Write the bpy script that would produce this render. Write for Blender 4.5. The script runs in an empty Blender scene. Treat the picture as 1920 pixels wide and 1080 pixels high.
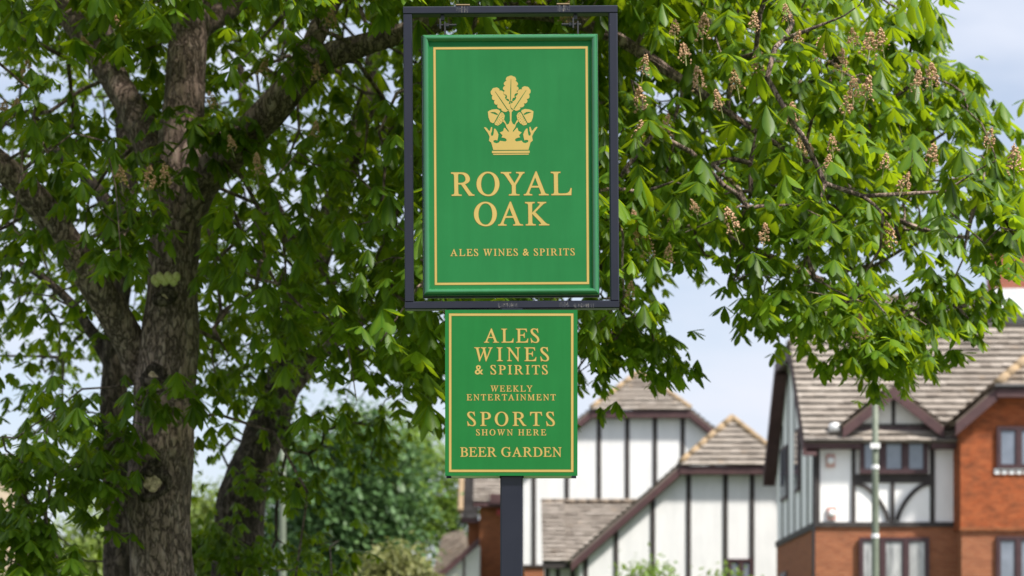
import bpy, bmesh, math, random
import numpy as np
from mathutils import Vector, noise as mnoise
from mathutils.geometry import delaunay_2d_cdt

random.seed(7)
RNG = np.random.default_rng(11)
scene = bpy.context.scene
COL = scene.collection

# ------------------------------------------------------------------ camera
F = 3800.0          # focal length in photo pixels (photo 1920 wide)
HOR = 1270.0        # the horizon lies below the frame
CZ = 1.6
cam_data = bpy.data.cameras.new('camera')
cam = bpy.data.objects.new('camera', cam_data)
COL.objects.link(cam)
cam.location = (0, 0, CZ)
cam.rotation_euler = (math.radians(90), 0, 0)
cam_data.sensor_width = 36.0
cam_data.lens = F / 1920 * 36
cam_data.shift_y = (HOR - 540) / 1920
cam_data.clip_start = 0.1
cam_data.clip_end = 2000
SIGN_Y = F / 350.0
cam_data.dof.use_dof = True
cam_data.dof.focus_distance = SIGN_Y
cam_data.dof.aperture_fstop = 2.5
scene.camera = cam

# ------------------------------------------------------------------ world, sun, exposure
SUN_EL, SUN_ROT = math.radians(52), math.radians(128)
world = bpy.data.worlds.new('World')
scene.world = world
world.use_nodes = True
wt = world.node_tree
bg = wt.nodes['Background']
bg.inputs['Strength'].default_value = 0.1
sky = wt.nodes.new('ShaderNodeTexSky')
sky.sky_type = 'NISHITA'
sky.sun_disc = False
sky.sun_elevation = SUN_EL
sky.sun_rotation = SUN_ROT
tc = wt.nodes.new('ShaderNodeTexCoord')
mp = wt.nodes.new('ShaderNodeMapping')
mp.inputs['Scale'].default_value = (1.6, 1.6, 4.0)
mp.inputs['Location'].default_value = (0.3, 0.1, 0.45)
nz = wt.nodes.new('ShaderNodeTexNoise')
nz.inputs['Scale'].default_value = 2.2
nz.inputs['Detail'].default_value = 5
nz.inputs['Roughness'].default_value = 0.55
rampw = wt.nodes.new('ShaderNodeValToRGB')
rampw.color_ramp.elements[0].position = 0.36
rampw.color_ramp.elements[0].color = (0.42, 0.42, 0.42, 1)
rampw.color_ramp.elements[1].position = 0.62
rampw.color_ramp.elements[1].color = (1, 1, 1, 1)
sep = wt.nodes.new('ShaderNodeSeparateXYZ')
up = wt.nodes.new('ShaderNodeMapRange')          # an overcast sky is brighter overhead than at the horizon
up.inputs['From Min'].default_value = 0.0
up.inputs['From Max'].default_value = 1.0
up.interpolation_type = 'SMOOTHSTEP'
up.inputs['To Min'].default_value = 5.5
up.inputs['To Max'].default_value = 7.6
mulc = wt.nodes.new('ShaderNodeVectorMath')
mulc.operation = 'SCALE'
mulc.inputs[0].default_value = (0.94, 0.985, 1.11)
mixw = wt.nodes.new('ShaderNodeMixRGB')
wl = wt.links
wl.new(tc.outputs['Generated'], mp.inputs['Vector'])
wl.new(mp.outputs['Vector'], nz.inputs['Vector'])
wl.new(nz.outputs['Fac'], rampw.inputs['Fac'])
wl.new(tc.outputs['Generated'], sep.inputs[0])
wl.new(sep.outputs['Z'], up.inputs['Value'])
wl.new(up.outputs['Result'], mulc.inputs['Scale'])
wl.new(rampw.outputs['Color'], mixw.inputs['Fac'])
wl.new(sky.outputs['Color'], mixw.inputs['Color1'])
wl.new(mulc.outputs['Vector'], mixw.inputs['Color2'])
wl.new(mixw.outputs['Color'], bg.inputs['Color'])

sun_data = bpy.data.lights.new('sun', 'SUN')
sun_data.energy = 5.0
sun_data.angle = math.radians(5)
sun_data.color = (1.0, 0.95, 0.86)
sun = bpy.data.objects.new('sun', sun_data)
COL.objects.link(sun)
sdir = Vector((math.sin(SUN_ROT) * math.cos(SUN_EL), math.cos(SUN_ROT) * math.cos(SUN_EL), math.sin(SUN_EL)))
sun.rotation_euler = sdir.to_track_quat('Z', 'Y').to_euler()
sun.location = (20, -10, 40)

vs = scene.view_settings
vs.view_transform = 'Standard'
vs.look = 'None'
vs.exposure = 0.7
vs.gamma = 1.0
vs.use_curve_mapping = False
scene.cycles.use_denoising = True
scene.cycles.max_bounces = 8
scene.cycles.transparent_max_bounces = 8


# ------------------------------------------------------------------ helpers
def P(px, py, Y):
    """World point seen at photo pixel (px, py) when it stands Y metres away."""
    return Vector(((px - 960) * Y / F, Y, CZ + (HOR - py) * Y / F))


def X(px, Y):
    return (px - 960) * Y / F


def Z(py, Y):
    return CZ + (HOR - py) * Y / F


def tag(o, label=None, cat=None, group=None, kind=None):
    if label: o['label'] = label
    if cat: o['category'] = cat
    if group: o['group'] = group
    if kind: o['kind'] = kind
    return o


def thing(name, label, cat, loc=(0, 0, 0), group=None):
    o = bpy.data.objects.new(name, None)
    COL.objects.link(o)
    o.location = loc
    o.empty_display_size = 0.2
    return tag(o, label, cat, group)


def world_loc(o):
    v = Vector((0, 0, 0))
    while o is not None:
        v += Vector(o.location)
        o = o.parent
    return v


class MB:
    """Collects world-space polygons and links them as ONE mesh object."""

    def __init__(self):
        self.v, self.f, self.c, self.m = [], [], [], []
        self.mat = 0

    def add(self, verts, faces, col=(0.5, 0.5, 0, 1)):
        b = len(self.v)
        self.v += [tuple(p) for p in verts]
        self.c += [col] * len(verts)
        self.f += [tuple(i + b for i in f) for f in faces]
        self.m += [self.mat] * len(faces)
        return self

    def box(self, x0, x1, y0, y1, z0, z1, col=(0.5, 0.5, 0, 1)):
        vs_ = [(x, y, z) for x in (x0, x1) for y in (y0, y1) for z in (z0, z1)]
        return self.add(vs_, [(0, 1, 3, 2), (4, 6, 7, 5), (0, 4, 5, 1), (2, 3, 7, 6), (0, 2, 6, 4), (1, 5, 7, 3)], col)

    def prism(self, pts, axis, a0, a1):
        """Extrude polygon pts along axis 'x' (pts are y,z) or 'y' (pts are x,z) or 'z' (x,y)."""
        n = len(pts)
        mk = {'x': lambda p, a: (a, p[0], p[1]), 'y': lambda p, a: (p[0], a, p[1]), 'z': lambda p, a: (p[0], p[1], a)}[axis]
        vv = [mk(p, a0) for p in pts] + [mk(p, a1) for p in pts]
        ff = [tuple(range(n)), tuple(range(2 * n - 1, n - 1, -1))]
        ff += [(i, i + n, (i + 1) % n + n, (i + 1) % n) for i in range(n)]
        return self.add(vv, ff)

    def bar(self, a, b, w, d, ydir=(0, 1, 0)):
        """A straight square bar from a to b, width w across, depth d along ydir."""
        a, b = Vector(a), Vector(b)
        t = (b - a).normalized()
        yd = Vector(ydir)
        s = t.cross(yd).normalized() * (w / 2)
        e = yd.normalized() * (d / 2)
        vv = [p + i * s + j * e for p in (a, b) for i in (-1, 1) for j in (-1, 1)]
        return self.add(vv, [(0, 1, 3, 2), (4, 6, 7, 5), (0, 4, 5, 1), (2, 3, 7, 6), (0, 2, 6, 4), (1, 5, 7, 3)])

    def tube(self, pts, radii, n=8, rough=0.0, freq=2.0, cap=True, col=(0.5, 0.5, 0, 1), ridge=0.0):
        pts = [Vector(p) for p in pts]
        k = len(pts)
        ref = Vector((0.31, 0.95, 0.05))
        vv = []
        for i, p in enumerate(pts):
            t = (pts[min(i + 1, k - 1)] - pts[max(i - 1, 0)])
            t = t.normalized() if t.length > 1e-9 else Vector((0, 0, 1))
            s = t.cross(ref)
            if s.length < 1e-4:
                s = t.cross(Vector((1, 0, 0)))
            s.normalize()
            u = s.cross(t)
            for j in range(n):
                a = 2 * math.pi * j / n
                d = math.cos(a) * s + math.sin(a) * u
                r = radii[i]
                if rough:
                    q = p + d * r
                    r *= 1 + rough * mnoise.noise(q * freq) + rough * 0.5 * mnoise.noise(q * freq * 2.7)
                    if ridge:
                        w = mnoise.noise(Vector((a * 4.5, q.z * 1.3, p.x))) + 0.5 * mnoise.noise(Vector((q.x * 22, q.y * 22, q.z * 7)))
                        r += ridge * w
                vv.append(p + d * r)
        ff = [(i * n + j, i * n + (j + 1) % n, (i + 1) * n + (j + 1) % n, (i + 1) * n + j) for i in range(k - 1) for j in range(n)]
        if cap:
            ff += [tuple(range(n - 1, -1, -1)), tuple((k - 1) * n + j for j in range(n))]
        return self.add(vv, ff, col)

    def lathe(self, c, prof, n=16):
        """prof: list of (radius, z) about the vertical axis through c."""
        c = Vector(c)
        vv = [c + Vector((r * math.cos(2 * math.pi * j / n), r * math.sin(2 * math.pi * j / n), z)) for r, z in prof for j in range(n)]
        k = len(prof)
        ff = [(i * n + j, i * n + (j + 1) % n, (i + 1) * n + (j + 1) % n, (i + 1) * n + j) for i in range(k - 1) for j in range(n)]
        ff += [tuple(range(n - 1, -1, -1)), tuple((k - 1) * n + j for j in range(n))]
        return self.add(vv, ff)

    def build(self, name, mats, parent=None, smooth=False, loc=None):
        org = world_loc(parent) if parent is not None else (Vector(loc) if loc is not None else Vector((0, 0, 0)))
        me = bpy.data.meshes.new(name)
        me.from_pydata([tuple(Vector(p) - org) for p in self.v], [], self.f)
        if not isinstance(mats, (list, tuple)):
            mats = [mats]
        for m in mats:
            me.materials.append(m)
        me.polygons.foreach_set('material_index', self.m)
        ca = me.color_attributes.new('tint', 'FLOAT_COLOR', 'POINT')
        ca.data.foreach_set('color', np.array(self.c, dtype=np.float32).ravel())
        if smooth:
            me.polygons.foreach_set('use_smooth', [True] * len(me.polygons))
        me.update()
        o = bpy.data.objects.new(name, me)
        COL.objects.link(o)
        if parent is not None:
            o.parent = parent
        else:
            o.location = org
        return o


def fix_normals(o):
    bm = bmesh.new()
    bm.from_mesh(o.data)
    bmesh.ops.recalc_face_normals(bm, faces=bm.faces)
    bm.to_mesh(o.data)
    bm.free()
    return o


def np_mesh(name, verts, quads, cols, mat, parent=None, tris=None):
    """Fast mesh from numpy arrays (world space verts)."""
    org = world_loc(parent) if parent is not None else Vector((0, 0, 0))
    me = bpy.data.meshes.new(name)
    v = (verts - np.array(org)).astype(np.float32)
    me.vertices.add(len(v))
    me.vertices.foreach_set('co', v.ravel())
    k = quads.shape[1]
    me.loops.add(quads.size)
    me.loops.foreach_set('vertex_index', quads.ravel().astype(np.int32))
    me.polygons.add(len(quads))
    me.polygons.foreach_set('loop_start', (np.arange(len(quads)) * k).astype(np.int32))
    me.polygons.foreach_set('loop_total', np.full(len(quads), k, dtype=np.int32))
    me.polygons.foreach_set('use_smooth', np.ones(len(quads), dtype=bool))
    me.materials.append(mat)
    me.update(calc_edges=True)
    ca = me.color_attributes.new('tint', 'FLOAT_COLOR', 'POINT')
    ca.data.foreach_set('color', cols.astype(np.float32).ravel())
    me.validate()
    o = bpy.data.objects.new(name, me)
    COL.objects.link(o)
    if parent is not None:
        o.parent = parent
    return o


# ------------------------------------------------------------------ materials
def new_mat(name):
    m = bpy.data.materials.new(name)
    m.use_nodes = True
    nt = m.node_tree
    return m, nt, nt.nodes['Principled BSDF'], nt.links


def nd(nt, typ, **kw):
    n = nt.nodes.new(typ)
    for k, v in kw.items():
        if k in n.inputs:
            n.inputs[k].default_value = v
        else:
            setattr(n, k, v)
    return n


def ramp(nt, stops):
    r = nt.nodes.new('ShaderNodeValToRGB')
    e = r.color_ramp.elements
    while len(e) < len(stops):
        e.new(0.5)
    for el, (p, c) in zip(e, stops):
        el.position = p
        el.color = (c[0], c[1], c[2], 1) if len(c) == 3 else c
    return r


def plain(name, a, b, scale=6.0, rough=0.6, bump=0.0, stretch=(1, 1, 1), spec=0.5, metal=0.0, coat=0.0, detail=4):
    """Two-tone noise material on object coordinates."""
    m, nt, bs, L = new_mat(name)
    t = nd(nt, 'ShaderNodeTexCoord')
    mpn = nd(nt, 'ShaderNodeMapping', Scale=stretch)
    n = nd(nt, 'ShaderNodeTexNoise', Scale=scale, Detail=detail, Roughness=0.6)
    r = ramp(nt, [(0.32, a), (0.68, b)])
    L.new(t.outputs['Object'], mpn.inputs[0])
    L.new(mpn.outputs[0], n.inputs['Vector'])
    L.new(n.outputs['Fac'], r.inputs[0])
    L.new(r.outputs[0], bs.inputs['Base Color'])
    bs.inputs['Roughness'].default_value = rough
    bs.inputs['Specular IOR Level'].default_value = spec
    bs.inputs['Metallic'].default_value = metal
    bs.inputs['Coat Weight'].default_value = coat
    if bump:
        bm = nd(nt, 'ShaderNodeBump', Strength=bump, Distance=0.02)
        L.new(n.outputs['Fac'], bm.inputs['Height'])
        L.new(bm.outputs[0], bs.inputs['Normal'])
    return m


def leaf_mat(name, dark, mid, light, trans, tfac=0.42, rough=0.42):
    """Leaf colour by each leaf's own tint (red channel), pale midrib (green channel); light passes through."""
    m, nt, bs, L = new_mat(name)
    at = nd(nt, 'ShaderNodeAttribute', attribute_name='tint')
    sp = nd(nt, 'ShaderNodeSeparateColor')
    L.new(at.outputs['Color'], sp.inputs[0])
    r = ramp(nt, [(0.0, dark), (0.55, mid), (1.0, light)])
    L.new(sp.outputs[0], r.inputs[0])
    mx = nd(nt, 'ShaderNodeMixRGB')
    mx.inputs['Color2'].default_value = (light[0] * 1.25, light[1] * 1.15, light[2] * 1.3, 1)
    ml = nd(nt, 'ShaderNodeMath', operation='MULTIPLY')
    ml.inputs[1].default_value = 0.45
    L.new(sp.outputs[1], ml.inputs[0])
    L.new(ml.outputs[0], mx.inputs['Fac'])
    L.new(r.outputs[0], mx.inputs['Color1'])
    L.new(mx.outputs[0], bs.inputs['Base Color'])
    bs.inputs['Roughness'].default_value = rough
    bs.inputs['Specular IOR Level'].default_value = 0.28
    tr = nd(nt, 'ShaderNodeBsdfTranslucent')
    r2 = ramp(nt, [(0.0, tuple(c * 0.55 for c in trans)), (1.0, trans)])
    L.new(sp.outputs[0], r2.inputs[0])
    L.new(r2.outputs[0], tr.inputs['Color'])
    mix = nd(nt, 'ShaderNodeMixShader')
    mix.inputs[0].default_value = tfac
    L.new(bs.outputs[0], mix.inputs[1])
    L.new(tr.outputs[0], mix.inputs[2])
    L.new(mix.outputs[0], nt.nodes['Material Output'].inputs['Surface'])
    return m


def bark_mat(name, base, light):
    m, nt, bs, L = new_mat(name)
    t = nd(nt, 'ShaderNodeTexCoord')
    mpn = nd(nt, 'ShaderNodeMapping', Scale=(1, 1, 0.36))
    L.new(t.outputs['Object'], mpn.inputs[0])
    wn = nd(nt, 'ShaderNodeTexNoise', Scale=6.0, Detail=6, Roughness=0.65)
    mxv = nd(nt, 'ShaderNodeMixRGB', blend_type='ADD')
    mxv.inputs['Fac'].default_value = 0.34
    L.new(mpn.outputs[0], wn.inputs['Vector'])
    L.new(mpn.outputs[0], mxv.inputs['Color1'])
    L.new(wn.outputs['Color'], mxv.inputs['Color2'])
    vo = nd(nt, 'ShaderNodeTexVoronoi', Scale=15.0, feature='DISTANCE_TO_EDGE')
    L.new(mxv.outputs[0], vo.inputs['Vector'])
    rv = ramp(nt, [(0.0, (0.1, 0.1, 0.1)), (0.13, (0.8, 0.8, 0.8)), (0.4, (1, 1, 1))])
    L.new(vo.outputs['Distance'], rv.inputs[0])
    n = nd(nt, 'ShaderNodeTexNoise', Scale=18.0, Detail=8, Roughness=0.7)
    L.new(mpn.outputs[0], n.inputs['Vector'])
    r = ramp(nt, [(0.28, tuple(c * 0.4 for c in base)), (0.5, base), (0.72, light)])
    L.new(n.outputs['Fac'], r.inputs[0])
    mx = nd(nt, 'ShaderNodeMixRGB', blend_type='MULTIPLY')
    mx.inputs['Fac'].default_value = 0.72
    L.new(r.outputs[0], mx.inputs['Color1'])
    L.new(rv.outputs[0], mx.inputs['Color2'])
    L.new(mx.outputs[0], bs.inputs['Base Color'])
    bs.inputs['Roughness'].default_value = 0.9
    bs.inputs['Specular IOR Level'].default_value = 0.2
    ad = nd(nt, 'ShaderNodeMath', operation='ADD')
    L.new(rv.outputs[0], ad.inputs[0])
    L.new(n.outputs['Fac'], ad.inputs[1])
    bm = nd(nt, 'ShaderNodeBump', Strength=0.9, Distance=0.03)
    L.new(ad.outputs[0], bm.inputs['Height'])
    L.new(bm.outputs[0], bs.inputs['Normal'])
    return m


def brick_mat(name, c1, c2, mortar, dark=(0.06, 0.03, 0.02), dark_amt=0.5, row=0.075, width=0.225, dscale=(1.2, 1.2, 3.0)):
    m, nt, bs, L = new_mat(name)
    t = nd(nt, 'ShaderNodeTexCoord')
    sp = nd(nt, 'ShaderNodeSeparateXYZ')
    L.new(t.outputs['Object'], sp.inputs[0])
    ad = nd(nt, 'ShaderNodeMath', operation='ADD')
    L.new(sp.outputs['X'], ad.inputs[0])
    L.new(sp.outputs['Y'], ad.inputs[1])
    cb = nd(nt, 'ShaderNodeCombineXYZ')
    L.new(ad.outputs[0], cb.inputs['X'])
    L.new(sp.outputs['Z'], cb.inputs['Y'])
    br = nt.nodes.new('ShaderNodeTexBrick')
    br.inputs['Scale'].default_value = 1.0
    br.inputs['Brick Width'].default_value = width
    br.inputs['Row Height'].default_value = row
    br.inputs['Mortar Size'].default_value = 0.008
    br.inputs['Bias'].default_value = 0.0
    br.inputs['Color1'].default_value = (*c1, 1)
    br.inputs['Color2'].default_value = (*c2, 1)
    br.inputs['Mortar'].default_value = (*mortar, 1)
    L.new(cb.outputs[0], br.inputs['Vector'])
    mpn = nd(nt, 'ShaderNodeMapping', Scale=dscale)
    L.new(t.outputs['Object'], mpn.inputs[0])
    n = nd(nt, 'ShaderNodeTexNoise', Scale=1.6, Detail=7, Roughness=0.72)
    L.new(mpn.outputs[0], n.inputs['Vector'])
    r = ramp(nt, [(0.42, (0, 0, 0)), (0.7, (1, 1, 1))])
    L.new(n.outputs['Fac'], r.inputs[0])
    ml = nd(nt, 'ShaderNodeMath', operation='MULTIPLY')
    ml.inputs[1].default_value = dark_amt
    L.new(r.outputs[0], ml.inputs[0])
    mx = nd(nt, 'ShaderNodeMixRGB')
    mx.inputs['Color2'].default_value = (*dark, 1)
    L.new(ml.outputs[0], mx.inputs['Fac'])
    L.new(br.outputs['Color'], mx.inputs['Color1'])
    L.new(mx.outputs[0], bs.inputs['Base Color'])
    bs.inputs['Roughness'].default_value = 0.9
    bs.inputs['Specular IOR Level'].default_value = 0.15
    bm = nd(nt, 'ShaderNodeBump', Strength=0.5, Distance=0.01, invert=True)
    L.new(br.outputs['Fac'], bm.inputs['Height'])
    L.new(bm.outputs[0], bs.inputs['Normal'])
    return m


def tile_mat(name, a, b, c, lichen=(0.42, 0.24, 0.07), lich_amt=0.25):
    """Roof tiles: each tile has its own tint (red channel); lichen and grime patches by noise."""
    m, nt, bs, L = new_mat(name)
    at = nd(nt, 'ShaderNodeAttribute', attribute_name='tint')
    sp = nd(nt, 'ShaderNodeSeparateColor')
    L.new(at.outputs['Color'], sp.inputs[0])
    r = ramp(nt, [(0.0, a), (0.5, b), (1.0, c)])
    L.new(sp.outputs[0], r.inputs[0])
    t = nd(nt, 'ShaderNodeTexCoord')
    n = nd(nt, 'ShaderNodeTexNoise', Scale=1.1, Detail=8, Roughness=0.75)
    L.new(t.outputs['Object'], n.inputs['Vector'])
    g = ramp(nt, [(0.3, (0.62, 0.6, 0.58)), (0.65, (1.1, 1.08, 1.05))])
    L.new(n.outputs['Fac'], g.inputs[0])
    mx = nd(nt, 'ShaderNodeMixRGB', blend_type='MULTIPLY')
    mx.inputs['Fac'].default_value = 0.8
    L.new(r.outputs[0], mx.inputs['Color1'])
    L.new(g.outputs[0], mx.inputs['Color2'])
    n2 = nd(nt, 'ShaderNodeTexNoise', Scale=2.3, Detail=6, Roughness=0.7)
    mp2 = nd(nt, 'ShaderNodeMapping', Location=(5, 3, 1))
    L.new(t.outputs['Object'], mp2.inputs[0])
    L.new(mp2.outputs[0], n2.inputs['Vector'])
    l = ramp(nt, [(0.6, (0, 0, 0)), (0.72, (1, 1, 1))])
    L.new(n2.outputs['Fac'], l.inputs[0])
    ml = nd(nt, 'ShaderNodeMath', operation='MULTIPLY')
    ml.inputs[1].default_value = lich_amt
    L.new(l.outputs[0], ml.inputs[0])
    mx2 = nd(nt, 'ShaderNodeMixRGB')
    mx2.inputs['Color2'].default_value = (*lichen, 1)
    L.new(ml.outputs[0], mx2.inputs['Fac'])
    L.new(mx.outputs[0], mx2.inputs['Color1'])
    L.new(mx2.outputs[0], bs.inputs['Base Color'])
    bs.inputs['Roughness'].default_value = 0.9
    bs.inputs['Specular IOR Level'].default_value = 0.2
    return m


def worn_paint(name, a, b, rough, wear_col, wear_lo, wear_hi, wscale=14.0, coat=0.0, spec=0.5):
    """Paint with faint tone drift and worn-through flecks."""
    m, nt, bs, L = new_mat(name)
    t = nd(nt, 'ShaderNodeTexCoord')
    n = nd(nt, 'ShaderNodeTexNoise', Scale=2.5, Detail=5, Roughness=0.6)
    L.new(t.outputs['Object'], n.inputs['Vector'])
    r = ramp(nt, [(0.3, a), (0.7, b)])
    L.new(n.outputs['Fac'], r.inputs[0])
    w = nd(nt, 'ShaderNodeTexNoise', Scale=wscale, Detail=9, Roughness=0.75)
    L.new(t.outputs['Object'], w.inputs['Vector'])
    wr = ramp(nt, [(wear_lo, (0, 0, 0)), (wear_hi, (1, 1, 1))])
    L.new(w.outputs['Fac'], wr.inputs[0])
    mx = nd(nt, 'ShaderNodeMixRGB')
    mx.inputs['Color2'].default_value = (*wear_col, 1)
    L.new(wr.outputs[0], mx.inputs['Fac'])
    L.new(r.outputs[0], mx.inputs['Color1'])
    ms = nd(nt, 'ShaderNodeMapping', Scale=(9, 9, 0.9))      # rain streaks
    st = nd(nt, 'ShaderNodeTexNoise', Scale=1.6, Detail=6, Roughness=0.6)
    L.new(t.outputs['Object'], ms.inputs[0])
    L.new(ms.outputs[0], st.inputs['Vector'])
    sr = ramp(nt, [(0.35, (0.82, 0.84, 0.82)), (0.65, (1.06, 1.06, 1.06))])
    L.new(st.outputs['Fac'], sr.inputs[0])
    mm = nd(nt, 'ShaderNodeMixRGB', blend_type='MULTIPLY')
    mm.inputs['Fac'].default_value = 0.38
    L.new(mx.outputs[0], mm.inputs['Color1'])
    L.new(sr.outputs[0], mm.inputs['Color2'])
    L.new(mm.outputs[0], bs.inputs['Base Color'])
    bs.inputs['Roughness'].default_value = rough
    bs.inputs['Specular IOR Level'].default_value = spec
    bs.inputs['Coat Weight'].default_value = coat
    bs.inputs['Coat Roughness'].default_value = 0.12
    return m


M = {}
M['green_panel'] = worn_paint('green_panel', (0.014, 0.145, 0.040), (0.019, 0.164, 0.048), 0.6, (0.2, 0.36, 0.25), 0.71, 0.75, 30.0, spec=0.12)
M['green_board'] = worn_paint('green_board', (0.012, 0.140, 0.031), (0.015, 0.156, 0.037), 0.6, (0.01, 0.09, 0.03), 0.70, 0.75, 26.0, spec=0.12)
M['green_gloss'] = worn_paint('green_gloss', (0.012, 0.135, 0.04), (0.016, 0.155, 0.048), 0.22, (0.2, 0.3, 0.2), 0.76, 0.8, 30.0, coat=1.0)
M['navy_paint'] = worn_paint('navy_paint', (0.010, 0.011, 0.021), (0.015, 0.016, 0.028), 0.32, (0.3, 0.27, 0.25), 0.68, 0.73, 24.0, spec=0.4)
M['scuffed_navy'] = worn_paint('scuffed_navy', (0.04, 0.045, 0.065), (0.06, 0.06, 0.075), 0.6, (0.32, 0.28, 0.25), 0.5, 0.62, 55.0)
M['gold'] = plain('gold', (0.43, 0.305, 0.078), (0.48, 0.34, 0.095), 3.0, 0.5, spec=0.4)
M['ochre'] = plain('ochre', (0.13, 0.10, 0.014), (0.17, 0.12, 0.018), 4.0, 0.6, spec=0.3)
M['black_metal'] = plain('black_metal', (0.012, 0.012, 0.014), (0.022, 0.022, 0.026), 8.0, 0.5)
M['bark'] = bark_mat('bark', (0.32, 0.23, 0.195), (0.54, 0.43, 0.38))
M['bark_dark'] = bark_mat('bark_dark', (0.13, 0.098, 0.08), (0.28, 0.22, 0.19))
M['heartwood'] = plain('heartwood', (0.18, 0.12, 0.07), (0.72, 0.57, 0.38), 34.0, 0.85, 0.6)
M['fungus'] = plain('fungus', (0.52, 0.50, 0.17), (0.72, 0.70, 0.34), 30.0, 0.8, 0.4)
M['leaf'] = leaf_mat('leaf', (0.012, 0.042, 0.006), (0.044, 0.116, 0.009), (0.135, 0.23, 0.014), (0.47, 0.64, 0.012), 0.42, 0.45)
M['leaf_far'] = leaf_mat('leaf_far', (0.022, 0.062, 0.014), (0.045, 0.115, 0.022), (0.09, 0.18, 0.03), (0.16, 0.28, 0.03), 0.38)
M['blossom'] = plain('blossom', (0.36, 0.18, 0.11), (0.58, 0.39, 0.22), 60.0, 0.8)
M['stalk'] = plain('stalk', (0.12, 0.14, 0.04), (0.2, 0.2, 0.07), 30.0, 0.7)
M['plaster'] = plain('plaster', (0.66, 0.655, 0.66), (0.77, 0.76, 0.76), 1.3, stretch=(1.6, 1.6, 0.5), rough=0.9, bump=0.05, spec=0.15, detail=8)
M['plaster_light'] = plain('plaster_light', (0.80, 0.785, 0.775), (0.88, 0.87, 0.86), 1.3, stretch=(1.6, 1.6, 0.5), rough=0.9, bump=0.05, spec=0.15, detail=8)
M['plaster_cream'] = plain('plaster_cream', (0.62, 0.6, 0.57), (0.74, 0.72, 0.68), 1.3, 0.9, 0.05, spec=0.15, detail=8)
M['timber'] = plain('timber', (0.022, 0.018, 0.018), (0.045, 0.036, 0.034), 5.0, 0.75, 0.1)
M['maroon'] = plain('maroon', (0.050, 0.020, 0.022), (0.078, 0.034, 0.035), 4.0, 0.6, 0.05)
M['maroon_frame'] = plain('maroon_frame', (0.038, 0.014, 0.018), (0.055, 0.022, 0.025), 4.0, 0.5)
M['brick'] = brick_mat('brick', (0.26, 0.076, 0.035), (0.34, 0.115, 0.054), (0.34, 0.22, 0.14), dark_amt=0.35)
M['brick_patchy'] = brick_mat('brick_patchy', (0.29, 0.074, 0.027), (0.35, 0.105, 0.042), (0.34, 0.11, 0.045), dark_amt=0.72, dscale=(1.5, 1.5, 2.4))
M['brick_red'] = brick_mat('brick_red', (0.27, 0.08, 0.05), (0.34, 0.11, 0.07), (0.36, 0.2, 0.15), dark_amt=0.2)
M['brick_dark'] = brick_mat('brick_dark', (0.24, 0.075, 0.028), (0.31, 0.11, 0.042), (0.25, 0.12, 0.07), dark_amt=0.45)
M['tiles'] = tile_mat('tiles', (0.20, 0.172, 0.15), (0.29, 0.258, 0.23), (0.38, 0.342, 0.31))
M['tiles_old'] = tile_mat('tiles_old', (0.16, 0.13, 0.105), (0.24, 0.2, 0.165), (0.33, 0.28, 0.24), lich_amt=0.45)
M['ridge'] = plain('ridge', (0.24, 0.18, 0.12), (0.34, 0.235, 0.13), 5.0, 0.9, 0.2)
M['lead'] = plain('lead', (0.50, 0.52, 0.55), (0.68, 0.70, 0.73), 3.0, 0.55, 0.1)
M['white_paint'] = plain('white_paint', (0.74, 0.74, 0.74), (0.8, 0.8, 0.8), 4.0, 0.45)
M['pink_rim'] = plain('pink_rim', (0.45, 0.25, 0.22), (0.55, 0.32, 0.28), 4.0, 0.5)
M['glass'] = plain('glass', (0.12, 0.14, 0.18), (0.20, 0.225, 0.28), 1.2, 0.08, spec=0.9, coat=0.5)
M['net_curtain'] = plain('net_curtain', (0.16, 0.165, 0.17), (0.5, 0.5, 0.5), 3.0, 0.25, stretch=(3, 3, 0.35), coat=0.5)
M['lamp_grey'] = plain('lamp_grey', (0.10, 0.12, 0.085), (0.14, 0.165, 0.12), 6.0, 0.55)
M['frosted'] = plain('frosted', (0.6, 0.6, 0.6), (0.75, 0.75, 0.74), 5.0, 0.35)
M['stone'] = brick_mat('stone', (0.46, 0.38, 0.28), (0.36, 0.29, 0.21), (0.22, 0.17, 0.13), dark=(0.16, 0.12, 0.1), dark_amt=0.6, row=0.42, width=0.8)
M['bounce_grey'] = plain('bounce_grey', (0.17, 0.165, 0.16), (0.25, 0.245, 0.235), 2.0, 0.9, 0.1)
M['grass'] = plain('grass', (0.035, 0.07, 0.014), (0.07, 0.12, 0.03), 3.0, 0.95, 0.3)
M['red_box'] = plain('red_box', (0.35, 0.03, 0.03), (0.45, 0.05, 0.05), 4.0, 0.5)

# ------------------------------------------------------------------ ground
def ground_h(x, y):
    r = min(max((y - 24.0) / 30.0, 0.0), 1.0)
    r = r * r * (3 - 2 * r)
    s = min(max((x + 13.0) / 9.0, 0.0), 1.0)
    return 3.2 * r * (0.3 + 0.7 * s * s * (3 - 2 * s))


def build_ground():
    mb = MB()
    xs = [-400, -200, -100, -60] + list(range(-40, 42, 2)) + [60, 100, 200, 400]
    ys = [-60, -20] + list(range(-6, 130, 2)) + [160, 220, 400, 900]
    for y in ys:
        for x in xs:
            w = 0.05 * mnoise.noise(Vector((x * 0.2, y * 0.2, 0)))
            mb.v.append((x, y, ground_h(x, y) + w))
            mb.c.append((0.5, 0, 0, 1))
    n = len(xs)
    for j in range(len(ys) - 1):
        for i in range(n - 1):
            mb.f.append((j * n + i, j * n + i + 1, (j + 1) * n + i + 1, (j + 1) * n + i))
            mb.m.append(0)
    tag(mb.build('ground', M['grass'], smooth=True), 'green sloping ground that the trees and houses stand on', 'ground', kind='structure')


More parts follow.
